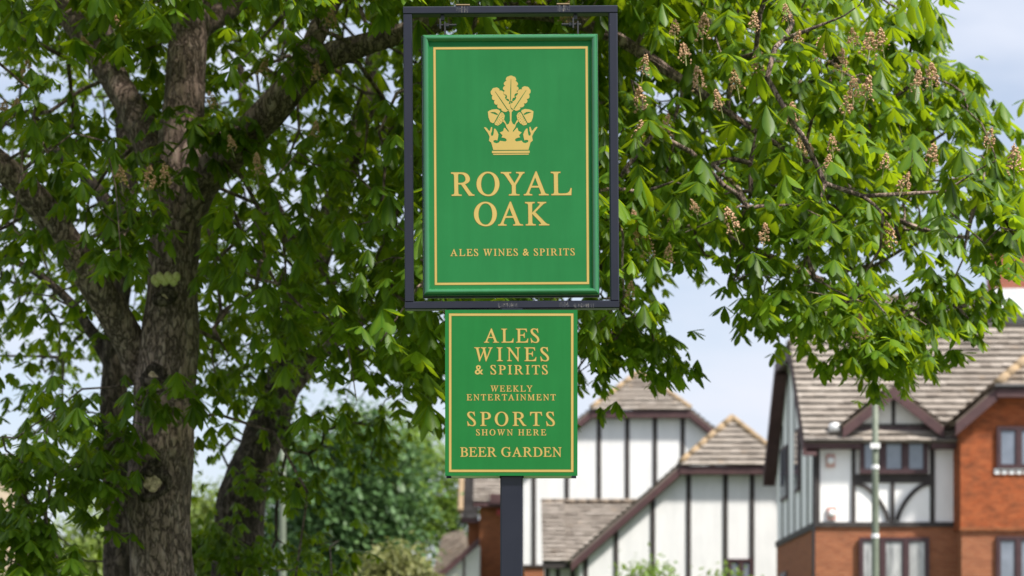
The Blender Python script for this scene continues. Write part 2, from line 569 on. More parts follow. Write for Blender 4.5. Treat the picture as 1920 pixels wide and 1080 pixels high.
def build_bounce_sheet():  # unseen grey strip, added so the house walls get neutral bounce light
    mb = MB()
    xs = list(range(-40, 42, 2))
    ys = list(range(34, 58, 2))
    for y in ys:
        for x in xs:
            w = 0.05 * mnoise.noise(Vector((x * 0.2, y * 0.2, 0)))
            mb.v.append((x, y, ground_h(x, y) + w + 0.01))
            mb.c.append((0.5, 0, 0, 1))
    n = len(xs)
    for j in range(len(ys) - 1):
        for i in range(n - 1):
            mb.f.append((j * n + i, j * n + i + 1, (j + 1) * n + i + 1, (j + 1) * n + i))
            mb.m.append(0)
    tag(mb.build('bounce_sheet', M['bounce_grey'], smooth=True), 'unseen grey sheet added to bounce neutral light onto the houses', 'bounce_sheet', kind='structure')


build_ground()
build_bounce_sheet()


# ------------------------------------------------------------------ house parts
def clip_course(poly, v):
    """u-extent of convex polygon poly [(u,v)] at height v."""
    xs = []
    n = len(poly)
    for i in range(n):
        (u0, v0), (u1, v1) = poly[i], poly[(i + 1) % n]
        if (v0 - v) * (v1 - v) <= 0 and abs(v1 - v0) > 1e-9:
            xs.append(u0 + (u1 - u0) * (v - v0) / (v1 - v0))
    return (min(xs), max(xs)) if len(xs) >= 2 else None


def tile_plane(mb, pts, course=0.26, width=0.33, lip=0.10, rnd=None, thick=0.06):
    """Lay overlapping tile courses over a planar convex polygon; pts[0]->pts[1] is the eave."""
    rnd = rnd or random.Random(3)
    pts = [Vector(p) for p in pts]
    o = pts[0]
    ux = (pts[1] - pts[0]).normalized()
    nrm = ux.cross(pts[-1] - pts[0]).normalized()
    if nrm.z < 0:
        nrm = -nrm
    vy = nrm.cross(ux).normalized()
    if vy.z < 0:
        vy = -vy
    poly = [((p - o).dot(ux), (p - o).dot(vy)) for p in pts]
    vmax = max(v for u, v in poly)
    # solid deck beneath the tiles
    k = len(pts)
    mb.add([p for p in pts] + [p - nrm * thick for p in pts],
           [tuple(range(k)), tuple(range(2 * k - 1, k - 1, -1))] + [(i, i + k, (i + 1) % k + k, (i + 1) % k) for i in range(k)], (0.2, 0, 0, 1))
    ncourse = max(1, int(round(vmax / course)))
    ch = vmax / ncourse
    for c in range(ncourse):
        v0, v1 = c * ch, (c + 1) * ch
        ea, eb = clip_course(poly, v0 + 1e-4), clip_course(poly, v1 - 1e-4)
        if not ea or not eb:
            continue
        lo, hi = min(ea[0], eb[0]), max(ea[1], eb[1])
        off = (c % 2) * width / 2
        u = lo - off
        ctint = rnd.uniform(-0.12, 0.12)
        while u < hi:
            a0, a1 = max(u, ea[0]), min(u + width - 0.004, ea[1])
            b0, b1 = max(u, eb[0]), min(u + width - 0.004, eb[1])
            u += width
            if a1 - a0 < 0.02 and b1 - b0 < 0.02:
                continue
            a1, b1 = max(a1, a0), max(b1, b0)
            L = lip * rnd.uniform(0.85, 1.2)
            t = min(1, max(0, rnd.gauss(0.5, 0.17) + ctint))
            q = lambda uu, vv, h: o + ux * uu + vy * vv + nrm * h
            e = 0.026
            vv_ = [q(a0, v0 - 0.05, L), q(a1, v0 - 0.05, L), q(b1, v1, 0.006), q(b0, v1, 0.006),
                   q(a0, v0 - 0.05, L - e), q(a1, v0 - 0.05, L - e), q(a1, v0 + 0.05, 0.003), q(a0, v0 + 0.05, 0.003)]
            mb.add(vv_, [(0, 1, 2, 3), (4, 5, 1, 0), (7, 6, 5, 4)], (t, 0, 0, 1))
    return mb


def ridge_line(mb, a, b, r=0.13, seg=0.42):
    """Half-round ridge or hip tiles laid end to end from a to b."""
    a, b = Vector(a), Vector(b)
    n = max(1, int((b - a).length / seg))
    for i in range(n):
        p, q = a.lerp(b, i / n), a.lerp(b, (i + 0.985) / n)
        mb.tube([p, q], [r * 1.01, r * 0.99], 8)


def bar_path(mb, pts, w, d, ydir=(0, 1, 0)):
    for a, b in zip(pts[:-1], pts[1:]):
        mb.bar(a, b, w, d, ydir)


def window(parent, x0, x1, z0, z1, y, lights, glass='glass', depth=0.12, fw=0.07, arched=False):
    """Casement window facing the street: frame with a pane child set back behind it."""
    fr = MB()
    fr.box(x0, x1, y - depth, y, z0, z0 + fw)
    fr.box(x0, x1, y - depth, y, z1 - fw, z1)
    xs = [x0 + (x1 - x0) * i / lights for i in range(lights + 1)]
    for i, x in enumerate(xs):
        a = x0 if i == 0 else (x1 - fw if i == lights else x - fw * 0.7)
        b = x0 + fw if i == 0 else (x1 if i == lights else x + fw * 0.7)
        fr.box(a, b, y - depth + 0.003, y, z0 + fw, z1 - fw)
    for i in range(lights):
        a, b = xs[i] + fw, xs[i + 1] - fw
        if i > 0: a -= fw * 0.3
        if i < lights - 1: b += fw * 0.3
        s = 0.035                                       # inner sash
        for q in ((a, a + s), (b - s, b)):
            fr.box(q[0], q[1], y - depth + 0.02, y - 0.01, z0 + fw, z1 - fw)
        fr.box(a + s, b - s, y - depth + 0.02, y - 0.01, z0 + fw, z0 + fw + s)
        if arched:
            w = (b - a) / 2 - s
            c = (a + b) / 2
            top = z1 - fw
            arc = [(c + w * math.cos(t), top - 0.16 + 0.15 * math.sin(t)) for t in np.linspace(0, math.pi, 9)]
            fr.prism([(b - s, top)] + arc + [(a + s, top)], 'y', y - depth + 0.02, y - 0.01)
        else:
            fr.box(a + s, b - s, y - depth + 0.02, y - 0.01, z1 - fw - s, z1 - fw)
    w = fr.build('window', M['maroon_frame'], parent)
    pn = MB()
    pn.box(x0 + fw, x1 - fw, y - 0.045, y - 0.03, z0 + fw, z1 - fw)
    pn.build('pane', M[glass], w)
    return w


def half_hip_gable(root, Y, cx, hip_l, hip_r, hip_y, apex_y, slope, wall_l, wall_r, depth, base_z, studs, wall_mat, foot_px, stud_bot_py, hip_back=1.0, stud_w=0.17):
    """House with a clipped (half-hipped) gable facing the street. Pixel arguments are read at distance Y."""
    k = Y / F
    xl, xr, cX = X(hip_l, Y), X(hip_r, Y), X(cx, Y)
    zh = Z(hip_y, Y)
    hw = (xr - xl) / 2
    foot = abs(foot_px - hip_l) * k
    zf = zh - foot * slope
    xL, xR = xl - foot, xr + foot
    wl_, wr_ = X(wall_l, Y), X(wall_r, Y)
    top_at = lambda x: min(zh, zh - max(0, max(xl - x, x - xr)) * slope)
    wall = MB()
    wall.prism([(wl_, base_z), (wr_, base_z), (wr_, top_at(wr_) - 0.06), (xr, zh - 0.06), (xl, zh - 0.06), (wl_, top_at(wl_) - 0.06)], 'y', Y, Y + depth)
    wall.build('wall', M[wall_mat], root)
    st = MB()
    zb = Z(stud_bot_py, Y)
    for s in studs:
        x = X(s, Y)
        st.box(x - stud_w / 2, x + stud_w / 2, Y - 0.035, Y - 0.002, zb, top_at(x) - 0.12)
    st.build('timber_frame', M['timber'], root)
    # roof: two side slopes and the clipped front
    rise = hw * slope
    zr = zh + rise
    yo = Y - 0.4
    apex = (cX, yo + hip_back, zr)
    bk = Y + depth + 0.3
    rf = MB()
    rr = random.Random(int(Y))
    tile_plane(rf, [(xL, bk, zf), (xL, yo, zf), (xl, yo, zh), apex, (cX, bk, zr)], rnd=rr)
    tile_plane(rf, [(xR, yo, zf), (xR, bk, zf), (cX, bk, zr), apex, (xr, yo, zh)], rnd=rr)
    tile_plane(rf, [(xl, yo - 0.05, zh), (xr, yo - 0.05, zh), apex], course=0.24, rnd=rr)
    roof = rf.build('roof', M['tiles'], root)
    rg = MB()
    ridge_line(rg, (xl, yo, zh + 0.06), (apex[0], apex[1], apex[2] + 0.08))
    ridge_line(rg, (xr, yo, zh + 0.06), (apex[0], apex[1], apex[2] + 0.08))
    ridge_line(rg, (apex[0], apex[1], apex[2] + 0.08), (cX, bk, zr + 0.08))
    rg.build('ridge_tiles', M['ridge'], roof, smooth=True)
    bb = MB()
    t = 0.30
    for (xa, xb) in ((xL, xl), (xR, xr)):
        bb.prism([(xa, zf - 0.07), (xb, zh - 0.07), (xb, zh - 0.07 - t), (xa, zf - 0.07 - t)], 'y', yo - 0.03, yo + 0.05)
        bb.prism([(xa, zf - 0.075 - t), (xb, zh - 0.075 - t), (xb, zh - 0.1 - t), (xa, zf - 0.1 - t)], 'y', yo + 0.05, Y - 0.01)
    bb.box(xl - 0.02, xr + 0.02, yo - 0.06, yo + 0.02, zh - 0.34, zh - 0.05)
    bb.box(xl, xr, yo + 0.02, Y - 0.005, zh - 0.34, zh - 0.30)
    bb.build('barge_board', M['maroon'], root)
    return dict(top_at=top_at, k=k)


# ------------------------------------------------------------------ house with half timbering on the right
def build_right_house():
    Y = 58.8
    g = 3.1
    xc, xw, xe = X(1527, Y), X(1800, Y), 19.5
    zj, ze = Z(985, Y), Z(829, Y)
    root = thing('half_timbered_house', 'half timbered house with red brick wing, dormer and chimney behind the banded lamp column', 'house', (xc, Y, g))
    yr, ridge_y, zr = 58.35, 63.0, 13.35
    sl = (zr - 8.4) / (ridge_y - yr)
    back = 67.6
    xo = xc - 0.36
    # brick below
    b = MB()
    b.box(xc, xw + 0.1, Y + 0.02, 67.2, g - 0.5, zj)
    b.build('brick_wall', M['brick'], root)
    # plaster above
    w = MB()
    w.prism([(Y + 0.04, zj), (Y + 0.04, ze), (61.5, ze + 2.95 * sl), (64.6, ze + 2.95 * sl), (67.2, ze - 0.1), (67.2, zj)], 'x', xc + 0.02, xw + 0.1)
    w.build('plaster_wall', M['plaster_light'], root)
    # timber frame
    t = MB()
    x = lambda p: X(p, Y)
    z = lambda p: Z(p, Y)
    y0, y1 = Y - 0.03, Y + 0.035
    t.box(x(1527) - 0.015, x(1537), y0, y1, z(979), z(843))
    t.box(x(1597), x(1604), y0, y1, z(979), z(843))
    t.box(x(1744), x(1752.5), y0, y1, z(979), z(843))
    t.box(x(1790), x(1799), y0, y1, z(979), z(843))
    t.box(x(1527) - 0.02, x(1800), y0 - 0.02, y1, z(988), z(979))
    t.box(x(1604), x(1744), y0, y1, z(905), z(889))
    t.box(x(1670), x(1677), y0, y1, z(979), z(905))
    for s in (-1, 1):
        pts = []
        for i in range(9):
            u = i / 8
            px = 1673.5 + s * (8 + 62 * u ** 1.25)
            py = 976 - 70 * (1 - (1 - u) ** 1.7)
            pts.append((x(px), Y - 0.012, z(py)))
        bar_path(t, pts, 0.12, 0.036)
    # horizontal sill on the side gable
    t.box(xc - 0.05, xc + 0.02, Y + 0.04, 67.2, zj - 0.1, zj + 0.08)
    for yy in (60.2, 61.6, 63.0, 64.4, 65.8):
        top = ze + (min(yy, 126.0 - yy) - 58.8) * sl - 0.15
        t.box(xc - 0.012, xc + 0.018, yy - 0.06, yy + 0.06, zj + 0.08, min(top, ze + 2.8 * sl))
    t.build('timber_frame', M['timber'], root)
    # main roof
    rr = random.Random(5)
    rf = MB()
    zh = 8.4 + (61.4 - yr) * sl
    hipx = xo + 1.65
    tile_plane(rf, [(xo, yr, 8.4), (xe + 0.4, yr, 8.4), (xe + 0.4, ridge_y, zr), (hipx, ridge_y, zr), (xo, 61.4, zh)], course=0.285, rnd=rr)
    tile_plane(rf, [(xe + 0.4, back, 8.4), (xo, back, 8.4), (xo, 64.6, zh), (hipx, ridge_y, zr), (xe + 0.4, ridge_y, zr)], course=0.285, rnd=rr)
    tile_plane(rf, [(xo, 64.6, zh), (xo, 61.4, zh), (hipx, ridge_y, zr)], course=0.25, rnd=rr)
    roof = rf.build('roof', M['tiles'], root)
    rg = MB()
    ridge_line(rg, (hipx, ridge_y, zr + 0.04), (xe, ridge_y, zr + 0.04), r=0.11)
    ridge_line(rg, (xo, 61.4, zh + 0.05), (hipx, ridge_y, zr + 0.06))
    rg.build('ridge_tiles', M['tiles_old'], roof, smooth=True)
    # barge boards and soffit of the side gable
    bb = MB()
    for (ya, za, yb, zb) in ((yr, 8.4, 61.4, zh), (back, 8.4, 64.6, zh)):
        bb.prism([(ya, za - 0.07), (yb, zb - 0.07), (yb, zb - 0.42), (ya, za - 0.42)], 'x', xo - 0.04, xo + 0.05)
        bb.prism([(ya, za - 0.36), (yb, zb - 0.36), (yb, zb - 0.42), (ya, za - 0.42)], 'x', xo + 0.052, xc)
    bb.box(xo - 0.05, xo + 0.05, 61.4, 64.6, zh - 0.36, zh - 0.07)
    bb.build('barge_board', M['maroon'], root)
    # fascia and gutter
    for a, c in ((1507, 1609), (1741, 1798)):
        fa = MB()
        fa.box(x(a), x(c), yr + 0.05, yr + 0.11, z(843), z(829))
        fa.box(x(a), x(c), yr + 0.11, Y + 0.03, z(843), z(843) + 0.03)
        fa.build('fascia', M['maroon'], root)
    for a, c in ((1505, 1612), (1740, 1799)):
        gt = MB()
        gt.tube([(x(a), yr - 0.02, z(828)), (x(c), yr - 0.02, z(828))], [0.065, 0.065], 8)
        gt.build('gutter', M['black_metal'], root)
    dp = MB()
    xx = x(1797)
    dp.tube([(xx, yr - 0.02, z(830)), (xx, yr + 0.1, z(846)), (xx, Y - 0.1, z(856)), (xx, Y - 0.1, g)], [0.05] * 4, 8)
    dp.build('drainpipe', M['black_metal'], root)
    dp = MB()
    dp.tube([(xc - 0.02, 58.75, z(842)), (xc - 0.04, 58.74, g)], [0.045, 0.045], 8)
    dp.build('drainpipe', M['black_metal'], root)
    # upper window under the dormer gable
    window(root, x(1611), x(1738), z(889), z(802), Y - 0.065, 3, 'glass', 0.12, 0.1, True)
    window(root, x(1610), x(1741), z(1100), z(1008), Y - 0.02, 3, 'net_curtain', 0.10, 0.09)
    dw = MB()
    dw.prism([(x(1611), z(800)), (x(1739), z(800)), (x(1675), z(738))], 'y', Y - 0.12, Y + 0.9)
    dw.box(x(1609), x(1742), Y - 0.06, Y + 0.6, z(889), z(800) - 0.004)
    dorm = dw.build('dormer', M['plaster_cream'], root)
    dt = MB()
    dt.box(x(1606), x(1744), Y - 0.16, Y - 0.122, z(805), z(796))
    dt.box(x(1670), x(1677), Y - 0.155, Y - 0.122, z(796), z(752))
    dt.build('timber_frame', M['timber'], dorm)
    yd = Y - 0.5
    ax, az = X(1675, yd), Z(724, yd)
    lx, rx, fz = X(1580, yd), X(1770, yd), Z(799, yd)
    dsl = (az - fz) / (ax - lx)
    yb = yr + (az - 8.4) / sl
    dr = MB()
    tile_plane(dr, [(lx, yr + (fz - 8.4) / sl + 0.2, fz), (lx, yd, fz), (ax, yd, az), (ax, yb, az)], course=0.25, rnd=rr)
    tile_plane(dr, [(rx, yd, fz), (rx, yr + (fz - 8.4) / sl + 0.2, fz), (ax, yb, az), (ax, yd, az)], course=0.25, rnd=rr)
    dr.build('roof', M['tiles_old'], dorm)
    db = MB()
    for sx, ex in ((lx, ax), (rx, ax)):
        db.prism([(sx, fz - 0.04), (ex, az - 0.04), (ex, az - 0.36), (sx, fz - 0.36)], 'y', yd - 0.05, yd + 0.03)
    db.build('barge_board', M['maroon'], dorm)
    # brick wing on the right with its clipped gable
    Yw = 57.9
    xw0 = X(1801, Yw)
    wx = lambda p: X(p, Yw)
    wz = lambda p: Z(p, Yw)
    cxp = 2010
    slope = (795 - 733) / (1862 - 1786)
    zh2, zf2 = wz(727), wz(794)
    hl, hr = wx(1864), wx(2 * cxp - 1864)
    fl, fr_ = wx(1786), wx(2 * cxp - 1786)
    ww = MB()
    ww.prism([(xw0, wz(993)), (wx(2 * cxp - 1801), wz(993)), (wx(2 * cxp - 1801), zf2 - 0.1), (hr, zh2 - 0.1), (hl, zh2 - 0.1), (xw0, wz(785) - 0.1)], 'y', Yw, Y + 4)
    ww.build('brick_wall', M['brick_patchy'], root)['label'] = 'patchy orange brick upper storey of the wing'
    wb = MB()
    wb.box(xw0 + 0.04, wx(2 * cxp - 1801) - 0.04, Yw + 0.05, Y + 4, g - 0.5, wz(993) - 0.002)
    wb.build('brick_wall', M['brick'], root)
    wc = MB()
    wc.box(xw0 - 0.02, wx(2 * cxp - 1801), Yw - 0.03, Yw + 0.04, wz(995), wz(989))
    wc.build('string_course', M['brick_dark'], root)
    window(root, wx(1868), wx(1990), wz(879), wz(800), Yw + 0.0, 3, 'glass', 0.10, 0.09)
    window(root, wx(1868), wx(1990), wz(1100), wz(1006), Yw + 0.05, 3, 'glass', 0.10, 0.09)
    sl_ = MB()
    for i in range(9):
        a = wx(1864) + i * 0.21
        sl_.box(a, a + 0.15, Yw - 0.05, Yw + 0.02, wz(889), wz(881.5))
    sl_.box(wx(1864), wx(1994), Yw - 0.06, Yw - 0.001, wz(881), wz(879) + 0.005)
    sl_.build('sill', M['white_paint'], root)
    yo = Yw - 0.4
    cX = wx(cxp)
    rise = (hr - hl) / 2 * slope
    zr2 = min(zh2 + rise, 13.2)
    ap = (cX, yo + 1.6, zr2)
    yback = lambda zz: yr + (zz - 8.4) / sl
    wr = MB()
    tile_plane(wr, [(fl, yback(zf2) + 0.2, zf2), (fl, yo, zf2), (hl, yo, zh2), ap, (cX, yback(zr2), zr2)], rnd=rr)
    tile_plane(wr, [(fr_, yo, zf2), (fr_, yback(zf2) + 0.2, zf2), (cX, yback(zr2), zr2), ap, (hr, yo, zh2)], rnd=rr)
    tile_plane(wr, [(hl, yo - 0.05, zh2), (hr, yo - 0.05, zh2), ap], rnd=rr)
    wroof = wr.build('roof', M['tiles_old'], root)
    wg = MB()
    ridge_line(wg, (hl, yo, zh2 + 0.06), (ap[0], ap[1], ap[2] + 0.08), r=0.14)
    ridge_line(wg, (hr, yo, zh2 + 0.06), (ap[0], ap[1], ap[2] + 0.08), r=0.14)
    wg.build('ridge_tiles', M['ridge'], wroof, smooth=True)
    wbb = MB()
    for sx, ex in ((fl, hl), (fr_, hr)):
        wbb.prism([(sx, zf2 - 0.05), (ex, zh2 - 0.05), (ex, zh2 - 0.4), (sx, zf2 - 0.4)], 'y', yo - 0.03, yo + 0.05)
        wbb.prism([(sx, zf2 - 0.37), (ex, zh2 - 0.37), (ex, zh2 - 0.4), (sx, zf2 - 0.4)], 'y', yo + 0.052, Yw - 0.002)
    wbb.box(hl - 0.03, hr + 0.03, yo - 0.07, yo + 0.02, zh2 - 0.33, zh2 - 0.06)
    wbb.build('barge_board', M['maroon'], root)
    wgt = MB()
    wgt.tube([(hl - 0.1, yo - 0.1, zh2 - 0.02), (hr + 0.1, yo - 0.1, zh2 - 0.02)], [0.07, 0.07], 8)
    wgt.build('gutter', M['black_metal'], root)
    # chimney
    cy = 62.2
    c0, c1 = X(1866, cy), X(1866, cy) + 1.5
    ch = MB()
    ch.box(c0, c1, cy, cy + 1.1, 11.5, 14.9)
    ch.box(c0 - 0.06, c1 + 0.06, cy - 0.06, cy + 1.16, 14.902, 15.1)
    chim = ch.build('chimney', M['brick_red'], root)
    fl_ = MB()
    fl_.box(c0 - 0.03, c1 + 0.03, cy - 0.03, cy + 1.13, 12.3, Z(541, cy))
    fl_.box(c0 - 0.14, c1 + 0.14, cy - 0.45, cy - 0.035, Z(590, 62), Z(578, 62))
    fl_.build('lead_flashing', M['lead'], chim)
    for i in range(2):
        pt = MB()
        pt.lathe((c0 + 0.4 + i * 0.7, cy + 0.55, 15.1), [(0.16, 0), (0.14, 0.1), (0.12, 0.45), (0.15, 0.5), (0.13, 0.52)])
        pt.build('chimney_pot', M['ridge'], chim, smooth=True)
    # narrow side windows on the gable wall
    for (ya, yb_, za, zb) in ((64.4, 66.0, z(985) + 1.3, z(985) + 3.0), (61.9, 62.7, z(985) + 1.3, z(985) + 3.2), (64.6, 66.1, g + 0.4, g + 1.9)):
        sw = MB()
        sw.box(xc - 0.05, xc + 0.03, ya, yb_, za, zb)
        swo = sw.build('window', M['maroon_frame'], root)
        sp_ = MB()
        sp_.box(xc - 0.056, xc - 0.02, ya + 0.09, yb_ - 0.09, za + 0.09, zb - 0.09)
        sp_.build('pane', M['glass'], swo)
    # small white wall boxes with a pink rim
    for px, py, lb in ((1557, 864, 'white alarm box high on the plaster panel'), (1559, 963, 'white vent box low on the plaster panel')):
        bx = MB()
        bx.box(x(px - 8), x(px + 8), Y - 0.05, Y + 0.04, z(py + 12), z(py - 12))
        bo = bx.build('wall_box', M['pink_rim'], root)
        bo['label'] = lb
        bl = MB()
        bl.lathe((0, 0, 0), [(0.11, 0), (0.1, 0.05), (0.05, 0.08)], 14)
        bl.v = [(x(px) + a, Y - 0.05 - c_, z(py) + b_) for a, b_, c_ in bl.v]
        bl.build('box_cover', M['white_paint'], bo, smooth=True)
    vb = MB()
    vb.lathe((x(1562), 58.5, z(804)), [(0.05, -0.12), (0.17, -0.1), (0.17, 0.1), (0.05, 0.14)], 12)
    vb.build('roof_vent', M['white_paint'], root, smooth=True)


build_right_house()


# ------------------------------------------------------------------ two white gabled houses in the middle
def build_middle_house():
    Y = 72.0
    root = thing('gabled_house', 'white gabled house with long sloping maroon barge board in front of the taller white gable', 'house', (X(1375, Y), Y, 3.2))
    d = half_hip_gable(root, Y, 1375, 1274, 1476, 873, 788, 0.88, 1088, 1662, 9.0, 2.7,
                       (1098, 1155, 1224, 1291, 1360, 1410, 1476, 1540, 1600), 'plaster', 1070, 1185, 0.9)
    window(root, X(1365, Y), X(1412, Y), Z(1100, Y), Z(1048, Y), Y - 0.0, 2, 'glass', 0.10, 0.09)
    # side wing with a tiled roof facing the street
    ye, yr = 74.0, 77.4
    ze, zr = Z(1053, ye), Z(942, yr)
    x0, xm, x1 = X(1017, ye), X(1062, ye), X(1085, ye) + 3.0
    rr = random.Random(9)
    rf = MB()
    tile_plane(rf, [(x0, ye - 0.12, ze), (xm, ye - 0.12, ze), (xm, yr, zr), (x0, yr, zr)], course=0.3, lip=0.10, rnd=rr)
    tile_plane(rf, [(xm + 0.01, ye + 0.05, ze), (x1, ye + 0.05, ze), (x1, yr + 0.1, zr - 0.05), (xm + 0.01, yr + 0.1, zr - 0.05)], course=0.3, lip=0.09, rnd=rr)
    w = rf.build('roof', M['tiles'], root)
    rg = MB()
    ridge_line(rg, (x0, yr + 0.05, zr + 0.05), (x1, yr + 0.05, zr + 0.05), r=0.1)
    rg.build('ridge_tiles', M['tiles_old'], w, smooth=True)
    wl_ = MB()
    wl_.prism([(ye + 0.35, 2.8), (ye + 0.35, ze - 0.02), (yr, zr - 0.15), (yr + 0.8, zr - 0.2), (yr + 0.8, 2.8)], 'x', x0 + 0.12, x1)
    wl_.build('wall', M['plaster_cream'], root)
    fa = MB()
    fa.box(x0, x1, ye - 0.14, ye - 0.06, ze - 0.24, ze - 0.03)
    fa.box(x0, x1, ye - 0.06, ye + 0.33, ze - 0.24, ze - 0.20)
    for px in (1022, 1042, 1070):
        fa.box(X(px, ye), X(px, ye) + 0.16, ye + 0.30, ye + 0.345, 3.0, ze - 0.24)
    fa.build('fascia', M['timber'], root)


build_middle_house()


def build_rear_house():
    Y = 86.0
    root = thing('gabled_house', 'taller white gabled house with black studs and clipped gable right behind the sign post', 'house', (X(1200, Y), Y, 3.2))
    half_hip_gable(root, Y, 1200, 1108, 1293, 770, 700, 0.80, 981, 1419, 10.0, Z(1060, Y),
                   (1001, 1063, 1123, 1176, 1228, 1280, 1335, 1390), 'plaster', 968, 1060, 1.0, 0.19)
    b = MB()
    b.box(X(983, Y), X(1417, Y), Y + 0.05, Y + 9.9, 2.6, Z(1060, Y) - 0.003)
    b.build('brick_wall', M['brick'], root)
    t = MB()
    t.box(X(980, Y), X(1420, Y), Y - 0.04, Y + 0.03, Z(1063, Y), Z(1059, Y))
    t.build('sill_beam', M['timber'], root)


build_rear_house()


def build_brick_cottage():
    Y = 92.0
    x = lambda p, y=Y: X(p, y)
    z = lambda p, y=Y: Z(p, y)
    root = thing('brick_cottage', 'dark brick cottage with mossy tiled roof and low porch gable, left of the sign post', 'house', (x(905), Y, 3.2))
    w = MB()
    w.box(x(899), x(990), Y, Y + 8, 2.6, z(943))
    w.box(x(876), x(899) - 0.003, Y + 0.8, Y + 8, 2.6, z(972))
    w.build('brick_wall', M['brick_dark'], root)
    rr = random.Random(13)
    rf = MB()
    tile_plane(rf, [(x(888), Y - 0.5, z(942)), (x(1000), Y - 0.5, z(942)), (x(1000), Y + 4, z(942) + 4.2), (x(888), Y + 4, z(942) + 4.2)], rnd=rr)
    tile_plane(rf, [(x(863), Y + 0.2, z(970)), (x(897), Y + 0.2, z(970)), (x(897), Y + 4, z(970) + 3.9), (x(863), Y + 4, z(970) + 3.9)], rnd=rr)
    roof = rf.build('roof', M['tiles'], root)
    vg = MB()
    ridge_line(vg, (x(863), Y + 0.3, z(970) + 0.3), (x(863), Y + 2.6, z(970) + 2.55), r=0.14)
    vg.build('verge_tiles', M['ridge'], roof)
    fa = MB()
    fa.box(x(888), x(1000), Y - 0.55, Y - 0.45, z(951), z(943))
    fa.box(x(863), x(897), Y + 0.1, Y + 0.2, z(980), z(971))
    fa.box(x(888), x(1000), Y - 0.45, Y + 0.02, z(951), z(951) + 0.05)
    fa.box(x(919), x(1000), Y - 0.62, Y - 0.552, z(946), z(928))
    fa.build('fascia', M['maroon'], root)
    bx = MB()
    bx.box(x(932), x(939), Y - 0.25, Y - 0.01, z(966), z(956))
    bx.build('alarm_box', M['red_box'], root)
    # low porch gable
    Yp = 89.0
    pf = MB()
    pf.prism([(x(815, Yp), 2.6), (x(899, Yp), 2.6), (x(899, Yp), z(1022, Yp)), (x(815, Yp), z(1088, Yp))], 'y', Yp, Y - 0.01)
    pf.build('porch_wall', M['plaster_cream'], root)
    pt = MB()
    pt.prism([(x(812, Yp), z(1084, Yp)), (x(899, Yp), z(1008, Yp)), (x(899, Yp), z(1022, Yp)), (x(812, Yp), z(1099, Yp))], 'y', Yp - 0.3, Yp - 0.2)
    pt.box(x(868, Yp), x(872, Yp), Yp - 0.03, Yp - 0.002, 2.6, z(1046, Yp))
    pt.build('barge_board', M['maroon'], root)
    pr = MB()
    tile_plane(pr, [(x(806, Yp), Yp - 0.3, z(1090, Yp)), (x(878, Yp), Yp + 0.6, z(1042, Yp)), (x(872, Yp), Yp + 3.2, z(1003, Yp) + 0.2), (x(826, Yp), Yp + 3.2, z(1003, Yp) + 0.2)], rnd=rr)
    pr.build('porch_roof', M['tiles_old'], root)


build_brick_cottage()


# ------------------------------------------------------------------ stone tower at the left edge
def build_stone_tower():
    Y = 46.0
    x1 = X(50, Y)
    g = ground_h(x1 - 1, Y)
    root = thing('stone_tower', 'weathered beige stone tower at the edge of the lane, left of the lantern', 'tower', (x1 - 1.2, Y, g))
    mb = MB()
    mb.box(x1 - 2.6, x1 + 0.03, Y - 0.03, Y + 3.03, g - 0.3, Z(1044, Y))
    mb.box(x1 - 2.55, x1, Y, Y + 3.0, Z(1044, Y) + 0.12, Z(878, Y))
    th = math.atan2(-x1, Y)
    turn = lambda q: (x1 + (q[0] - x1) * math.cos(th) - (q[1] - Y) * math.sin(th), Y + (q[0] - x1) * math.sin(th) + (q[1] - Y) * math.cos(th), q[2])
    mb.v = [turn(q) for q in mb.v]
    mb.build('wall', M['stone'], root)
    c = MB()
    for py in (1044, 958):
        c.box(x1 - 2.62, x1 + 0.06, Y - 0.06, Y + 3.06, Z(py, Y), Z(py, Y) + 0.115)
    c.v = [turn(q) for q in c.v]
    c.build('string_course', M['stone'], root)
    t = MB()
    t.prism([(x1 - 2.6, Z(878, Y) + 0.003), (x1 + 0.03, Z(878, Y) + 0.003), (x1 - 0.12, Z(862, Y)), (x1 - 0.5, Z(852, Y)), (x1 - 2.1, Z(852, Y)), (x1 - 2.45, Z(862, Y))], 'y', Y - 0.03, Y + 3.03)
    t.v = [turn(q) for q in t.v]
    t.build('coping', M['stone'], root)


build_stone_tower()


# ------------------------------------------------------------------ lamps
def build_lantern():
    Y = 52.0
    k = Y / F
    c = P(87, 1025, Y)
    g = ground_h(c.x, Y)
    root = thing('street_lantern', 'black heritage lantern with pale tapering glass, right of the stone tower', 'street lamp', (c.x, Y, g))
    p = MB()
    p.lathe((c.x, Y, g), [(0.13, 0), (0.13, 0.5), (0.09, 0.6), (0.06, 0.8), (0.045, c.z - g - 0.06), (0.08, c.z - g - 0.03), (0.1, c.z - g)])
    p.build('post', M['black_metal'], root, smooth=True)
    gl = MB()
    z0, z1 = Z(1026, Y), Z(997, Y)
    gl.lathe((c.x, Y, 0), [(0.085, z0 + 0.005), (0.16, z1)], 6)
    gl.build('lantern_glass', M['frosted'], root)
    fr = MB()
    for j in range(6):
        a = 2 * math.pi * j / 6
        fr.bar((c.x + 0.09 * math.cos(a), Y + 0.09 * math.sin(a), z0), (c.x + 0.168 * math.cos(a), Y + 0.168 * math.sin(a), z1), 0.02, 0.02)
    fr.lathe((c.x, Y, 0), [(0.21, z1 + 0.002), (0.21, z1 + 0.06), (0.13, Z(988, Y)), (0.05, Z(985, Y)), (0.03, Z(978, Y)), (0.04, Z(974, Y)), (0.01, Z(966, Y))], 12)
    fr.build('lantern_cap', M['black_metal'], root)


